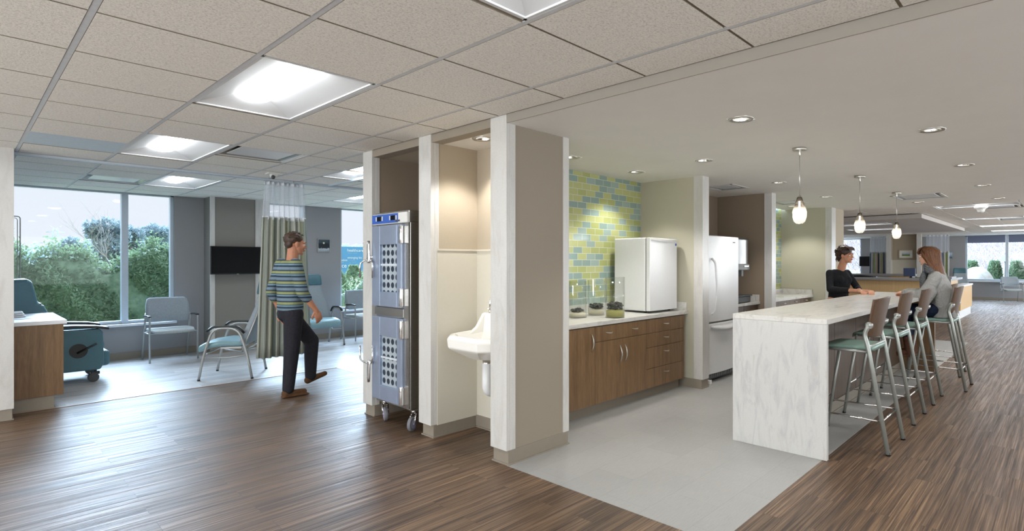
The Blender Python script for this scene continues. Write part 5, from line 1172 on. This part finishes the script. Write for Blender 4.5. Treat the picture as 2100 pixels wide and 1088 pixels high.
# --- woman in black behind the island
def woman_standing():
    t = thing('person', 'woman with short dark curly hair in a black top leaning on the island', 'person', (8.45, 2.55, 0))
    f = Vector((-.50, -.86, 0)).normalized(); r = Vector((-f.y, f.x, 0))*-1     # r: her right
    B = Vector((8.59, 2.44, 0)); P = lambda fx, rx, z: B+f*fx+r*rx+Vector((0, 0, z))
    H = Fr(P(.14, 0, 1.555), (-.30, -.95, -.02)); K = .98
    neck = P(.055, 0, 1.37)
    HL, HR = Vector((7.90, 1.93, 1.068)), Vector((7.94, 1.86, 1.066))
    shL, shR = P(.0, -.155, 1.298), P(.0, .155, 1.298)
    elL, elR = P(.10, -.25, 1.075), P(.13, .27, 1.075)
    wrL = HL+Vector((.10, .075, .0)); wrR = HR+Vector((.115, .02, 0))
    m = MB(); head(m, H, neck, .051, K)
    torso(m, [(P(0, 0, .88), r*.14, f*.09), (P(0, 0, 1.0), r*.12, f*.085), (P(.01, 0, 1.2), r*.13, f*.085), (P(.01, 0, 1.31), r*.11, f*.06), (neck, r*.045, f*.045)])
    for sh, el, wr, hd, s in ((shL, elL, wrL, HL, 1), (shR, elR, wrR, HR, -1)):
        chain(m, [sh, el, wr], [.042, .036, .024]); d = (hd-wr).normalized(); hand(m, wr, d, Vector((0, 0, 1)), s, (.35, .8, .5), .95)
    for s in (-1, 1): chain(m, [P(0, s*.09, .90), P(.03, s*.10, .48), P(-.01, s*.10, .09)], [.085, .055, .038])
    b = remesh(m.build('body', M['skin1'], t), .005, 3); face(H, b, plain('dark_iris', S(40, 30, 26), .2), K)
    m = MB()
    torso(m, [(P(0, 0, .88), r*.165, f*.115), (P(0, 0, 1.0), r*.148, f*.108), (P(.015, 0, 1.10), r*.155, f*.115), (P(.03, 0, 1.20), r*.17, f*.128), (P(.010, 0, 1.29), r*.160, f*.092), (P(.01, 0, 1.335), r*.115, f*.074), (P(.02, 0, 1.352), r*.085, f*.066)])
    for s in (-1, 1): m.sph(P(.095, s*.07, 1.205), .062)
    for sh, el, wr in ((shL, elL, wrL), (shR, elR, wrR)): chain(m, [sh, el, el+(wr-el)*.45], [.053, .047, .040])
    for s in (-1, 1): rc(m, P(.0, s*.07, 1.325), P(.0, s*.145, 1.300), .030, .045)
    remesh(m.build('sweater', M['blackknit'], t), .008, 6)
    m = MB(); torso(m, [(P(0, 0, .78), r*.17, f*.12), (P(0, 0, .93), r*.162, f*.112)])
    for s in (-1, 1): chain(m, [P(0, s*.085, .84), P(.03, s*.10, .48), P(-.01, s*.10, .10)], [.095, .066, .055])
    remesh(m.build('trousers', M['denim'], t), .01, 4)
    m = MB()
    for s in (-1, 1): rc(m, P(-.03, s*.10, .045), P(.13, s*.10, .035), .04, .032)
    remesh(m.build('shoes', M['black'], t), .008, 2)
    m = MB(); rr = random.Random(11); q = H.rot()
    m.sph(H(0, -.030, .050), (.091, .106, .090), 20, 14, rot=q); m.sph(H(0, -.075, -.01), (.072, .056, .066), 16, 12, rot=q)
    for k in range(190):
        th = rr.uniform(0, 2*PI); ph = rr.uniform(-.55, 1.5); x, y, z = math.cos(ph)*math.cos(th), math.cos(ph)*math.sin(th), math.sin(ph)
        if y > .35 and z < .60: continue
        if z < .05 and y > -.25: continue
        p = H(x*.094, -.032+y*.110, .044+z*.098)
        c_, s_ = math.cos(rr.uniform(0, 6)), rr.uniform(.012, .024); m.tube([p, p+H.x*rr.uniform(-.02, .02)+H.z*rr.uniform(-.02, .012)-H.y*.006, p+H.x*rr.uniform(-.025, .025)+H.y*rr.uniform(-.02, .02)+H.z*rr.uniform(-.034, .006)], [s_*.55, s_*.6, s_*.3], 7)
    for k in range(12): x = -.055+.01*k; m.tube([H(x, .045, .112), H(x*1.1+.006, .078, .096), H(x*1.15+.012, .096, .066)], [.012, .010, .005], 6)
    for k in range(12): x = rr.uniform(-.06, .06); m.tube([H(x, -.10, -.03), H(x*1.1, -.11, -.065), H(x+rr.uniform(-.02, .02), -.095, -.095)], [.014, .011, .004], 6)
    o = remesh(m.build('hair', M['hair1'], t), .0045, 1)
woman_standing()

# --- woman in grey on the fourth stool, facing +Y
def woman_seated():
    t = thing('person', 'seated woman with long auburn hair, grey cardigan and scarf, facing the woman in black', 'person', (7.9, 1.1, .8))
    B = Vector((7.95, 1.10, 0)); P = lambda x, y, z: B+Vector((x, y, z))
    H = Fr(P(.03, .15, 1.525), (.22, .97, .0)); neck = P(.01, .07, 1.335); X, Y = Vector((1, 0, 0)), Vector((0, 1, 0))
    shR, shL = P(.17, .045, 1.285), P(-.17, .045, 1.285)
    elR, elL = P(.22, .20, 1.05), P(-.235, .16, 1.045); wrR, wrL = P(.12, .40, 1.085), P(-.11, .385, 1.085)
    m = MB(); head(m, H, neck, .046, .98)
    torso(m, [(P(0, 0, .84), X*.15, Y*.10), (P(0, 0, 1.0), X*.12, Y*.085), (P(0, .04, 1.2), X*.14, Y*.09), (P(0, .07, 1.31), X*.11, Y*.065), (neck, X*.05, Y*.05)])
    hand(m, wrR, (-.6, .8, -.12), (0, 0, 1), 1, (.3, .5, .4), .95); hand(m, wrL, (.7, .7, -.12), (0, 0, 1), -1, (.3, .5, .4), .95)
    chain(m, [shR, elR, wrR], [.042, .036, .024]); chain(m, [shL, elL, wrL], [.042, .036, .024])
    for s in (-1, 1): chain(m, [P(s*.09, .02, .885), P(s*.10, .38, .855), P(s*.09, .34, .44)], [.08, .055, .035])
    b = remesh(m.build('body', M['skin2'], t), .005, 3); face(H, b, plain('hazel_iris', S(70, 60, 40), .2), .98, brow='hair2')
    m = MB()
    torso(m, [(P(0, -.01, .80), X*.19, Y*.13), (P(0, -.02, .88), X*.185, Y*.13), (P(0, -.01, 1.0), X*.165, Y*.125), (P(0, .03, 1.12), X*.172, Y*.13), (P(0, .05, 1.22), X*.185, Y*.12), (P(0, .06, 1.30), X*.150, Y*.085), (P(0, .08, 1.34), X*.075, Y*.062)])
    for sh, el, wr in ((shR, elR, wrR), (shL, elL, wrL)):
        chain(m, [sh, el, wr+(el-wr)*.12], [.066, .078, .050]); rc(m, sh*.5+el*.5+Vector((0, -.02, -.06)), el+Vector((0, -.03, -.045)), .06, .05)
    for s in (-1, 1): rc(m, P(s*.08, .06, 1.305), P(s*.15, .05, 1.285), .045, .056); m.sph(P(s*.07, .13, 1.16), .062)
    m.tube([P(-.17, -.10, .90), P(-.165, -.12, .82), P(-.12, -.12, .77)], [.04, .035, .015], 10)
    remesh(m.build('cardigan', M['greyknit'], t), .008, 7)
    m = MB()
    for k in range(9):
        z = 1.33+.010*k; rr_ = .088-.0028*k+.004*(k % 2); n = 20
        pts = [P(rr_*math.cos(a), .095+rr_*.92*math.sin(a)+.004*k, z+.012*math.sin(a)-.008*math.cos(2*a)) for a in [2*PI*i/n for i in range(n+1)]]; m.tube(pts, .0105, 8)
    m.tube([P(-.02, .175, 1.34), P(-.03, .20, 1.26), P(-.04, .195, 1.16), P(-.05, .185, 1.07)], [.03, .034, .032, .03], 10, flat=.55); m.tube([P(.03, .175, 1.34), P(.04, .195, 1.25), P(.04, .19, 1.13)], [.03, .032, .03], 10, flat=.55)
    m.build('scarf', M['scarf'], t, smooth=True)
    m = MB(); torso(m, [(P(0, 0, .795), X*.16, Y*.12), (P(0, 0, .90), X*.165, Y*.12)])
    for s in (-1, 1): chain(m, [P(s*.09, .02, .88), P(s*.10, .39, .862), P(s*.09, .34, .52)], [.088, .070, .052])
    remesh(m.build('jeans', M['denim'], t), .009, 5)
    m = MB()
    for s in (-1, 1): chain(m, [P(s*.09, .34, .53), P(s*.09, .33, .36), P(s*.09, .43, .335)], [.058, .046, .038]); m.box(B.x+s*.09-.035, B.x+s*.09+.035, B.y+.28, B.y+.46, .300, .316)
    remesh(m.build('boots', M['boot'], t), .007, 3)
    m = MB(); n = 26; rings = []
    prof = [(.122, .030, .030, -.005), (.112, .066, .060, -.012), (.085, .088, .092, -.016), (.045, .094, .108, -.018), (.0, .093, .104, -.030), (-.05, .092, .086, -.052), (-.10, .094, .070, -.075), (-.16, .092, .058, -.100), (-.22, .084, .046, -.125), (-.27, .066, .034, -.150), (-.31, .036, .018, -.165)]
    for z, rx, ry, cy in prof:
        r_ = []
        for i in range(n*3):
            a = 2*PI*i/(n*3); g = 1+.035*math.sin(i*2.1)+.02*math.sin(i*5.3+z*20)
            y = cy+ry*g*math.sin(a); x = rx*g*math.cos(a)
            if z < .07:      # open over the face
                lim = .055-.030*max(0, -z*4) if z > -.06 else .03-.0
                y = min(y, lim-.25*max(0, .045-abs(x)) if abs(x) < .085 else lim)
            r_.append(H(x, y, z))
        rings.append(r_)
    m.loft(rings); m.build('hair', M['hair2'], t, smooth=True)
    m = MB(); rr = random.Random(3)
    for k in range(46):
        x = rr.uniform(-.085, .085); s = 1 if x > 0 else -1; e = rr.uniform(0, 1)
        m.tube([H(x*.5, -.02+.06*e, .118), H(x*1.0, .0+.055*e, .07-.02*abs(x)*10), H(s*.094, .02*e-.01, -.01), H(s*.092, -.03-.03*e, -.09), H(s*.085, -.07-.05*e, -.18), H(x*.8, -.12-.03*e, -.27-.04*rr.random())], [.006, .008, .008, .008, .007, .002], 6)
    for k in range(9): x = -.06+.015*k; m.tube([H(x*.5, .03, .118), H(x, .078, .088), H(x*1.15, .094, .045), H(x*1.3, .082, .02)], [.009, .011, .008, .003], 6)
    m.build('hair_strands', M['hair2'], t, smooth=True)
woman_seated()

# --- walker in the corridor, heading +X
def walker():
    t = thing('person', 'person in a striped blue and green shirt and dark trousers walking before the curtain', 'person', (2.5, 6.28, 0))
    B = Vector((2.47, 6.28, 0)); P = lambda x, y, z: B+Vector((x, y, z)); X, Y = Vector((1, 0, 0)), Vector((0, 1, 0))
    H = Fr(P(.06, 0, 1.655), (1, -.10, -.10)); neck = P(.02, 0, 1.47)
    sh = [P(-.02, s*.19, 1.425) for s in (-1, 1)]
    el = [P(.03, -.245, 1.13), P(-.10, .245, 1.13)]; wr = [P(.18, -.235, .93), P(.0, .25, .89)]
    hip = [P(0, -.09, .92), P(0, .09, .92)]; kn = [P(-.02, -.09, .50), P(.27, .09, .56)]; an = [P(-.055, -.09, .10), P(.26, .09, .17)]
    m = MB(); head(m, H, neck, .056, 1.03)
    torso(m, [(P(0, 0, .88), Y*.15, X*.10), (P(0, 0, 1.05), Y*.14, X*.10), (P(0, 0, 1.3), Y*.17, X*.11), (P(-.01, 0, 1.43), Y*.14, X*.08), (neck, Y*.06, X*.06)])
    for i in (0, 1): chain(m, [sh[i], el[i], wr[i]], [.050, .042, .028]); hand(m, wr[i], (.35, 0, -.95), (0, 1 if i else -1, 0), 1 if i else -1, (.25, .4, .35), 1.05); chain(m, [hip[i], kn[i], an[i]], [.085, .058, .04])
    b = remesh(m.build('body', M['skin3'], t), .0055, 3); face(H, b, plain('brown_iris', S(50, 34, 26), .2), 1.03, brow='hair3')
    m = MB(); torso(m, [(P(0, 0, .93), Y*.175, X*.125), (P(0, 0, 1.05), Y*.168, X*.125), (P(0, 0, 1.2), Y*.178, X*.128), (P(-.005, 0, 1.34), Y*.195, X*.125), (P(-.01, 0, 1.42), Y*.165, X*.095), (P(.0, 0, 1.475), Y*.085, X*.075)])
    for i in (0, 1): chain(m, [sh[i], el[i], el[i]+(wr[i]-el[i])*.30], [.072, .062, .055])
    remesh(m.build('shirt', M['stripe'], t), .008, 6)
    m = MB(); torso(m, [(P(0, 0, .84), Y*.165, X*.12), (P(0, 0, .97), Y*.165, X*.115)])
    for i in (0, 1): chain(m, [hip[i]-Vector((0, 0, .03)), kn[i], an[i]+Vector((0, 0, -.01))], [.102, .080, .060])
    remesh(m.build('trousers', M['pants'], t), .009, 5)
    m = MB()
    for i, tip in ((0, (1, 0, -.02)), (1, (1, 0, .25))):
        d = Vector(tip).normalized(); a = an[i]; q = a+Vector((-.03, 0, -.055)); rc(m, q, q+d*.20, .038, .028); rc(m, a, q, .042, .04)
    m.box(B.x-.12, B.x+.16, B.y-.125, B.y-.055, .004, .02)
    remesh(m.build('shoes', M['shoe'], t), .007, 2)
    m = MB(); rr = random.Random(8); q = H.rot(); m.sph(H(0, -.030, .046), (.084, .102, .084), 20, 14, rot=q); m.sph(H(0, -.07, -.01), (.068, .045, .05), 16, 12, rot=q)
    for k in range(60):
        th = rr.uniform(0, 2*PI); ph = rr.uniform(.0, 1.5); x, y, z = math.cos(ph)*math.cos(th), math.cos(ph)*math.sin(th), math.sin(ph)
        if y > .3 and z < .6: continue
        p = H(x*.086, -.030+y*.104, .046+z*.086); m.tube([p, p+H.x*rr.uniform(-.02, .02)+H.y*.014, p+H.y*.03+H.z*-.01], [.009, .008, .003], 6)
    remesh(m.build('hair', M['hair3'], t), .005, 1)
walker()
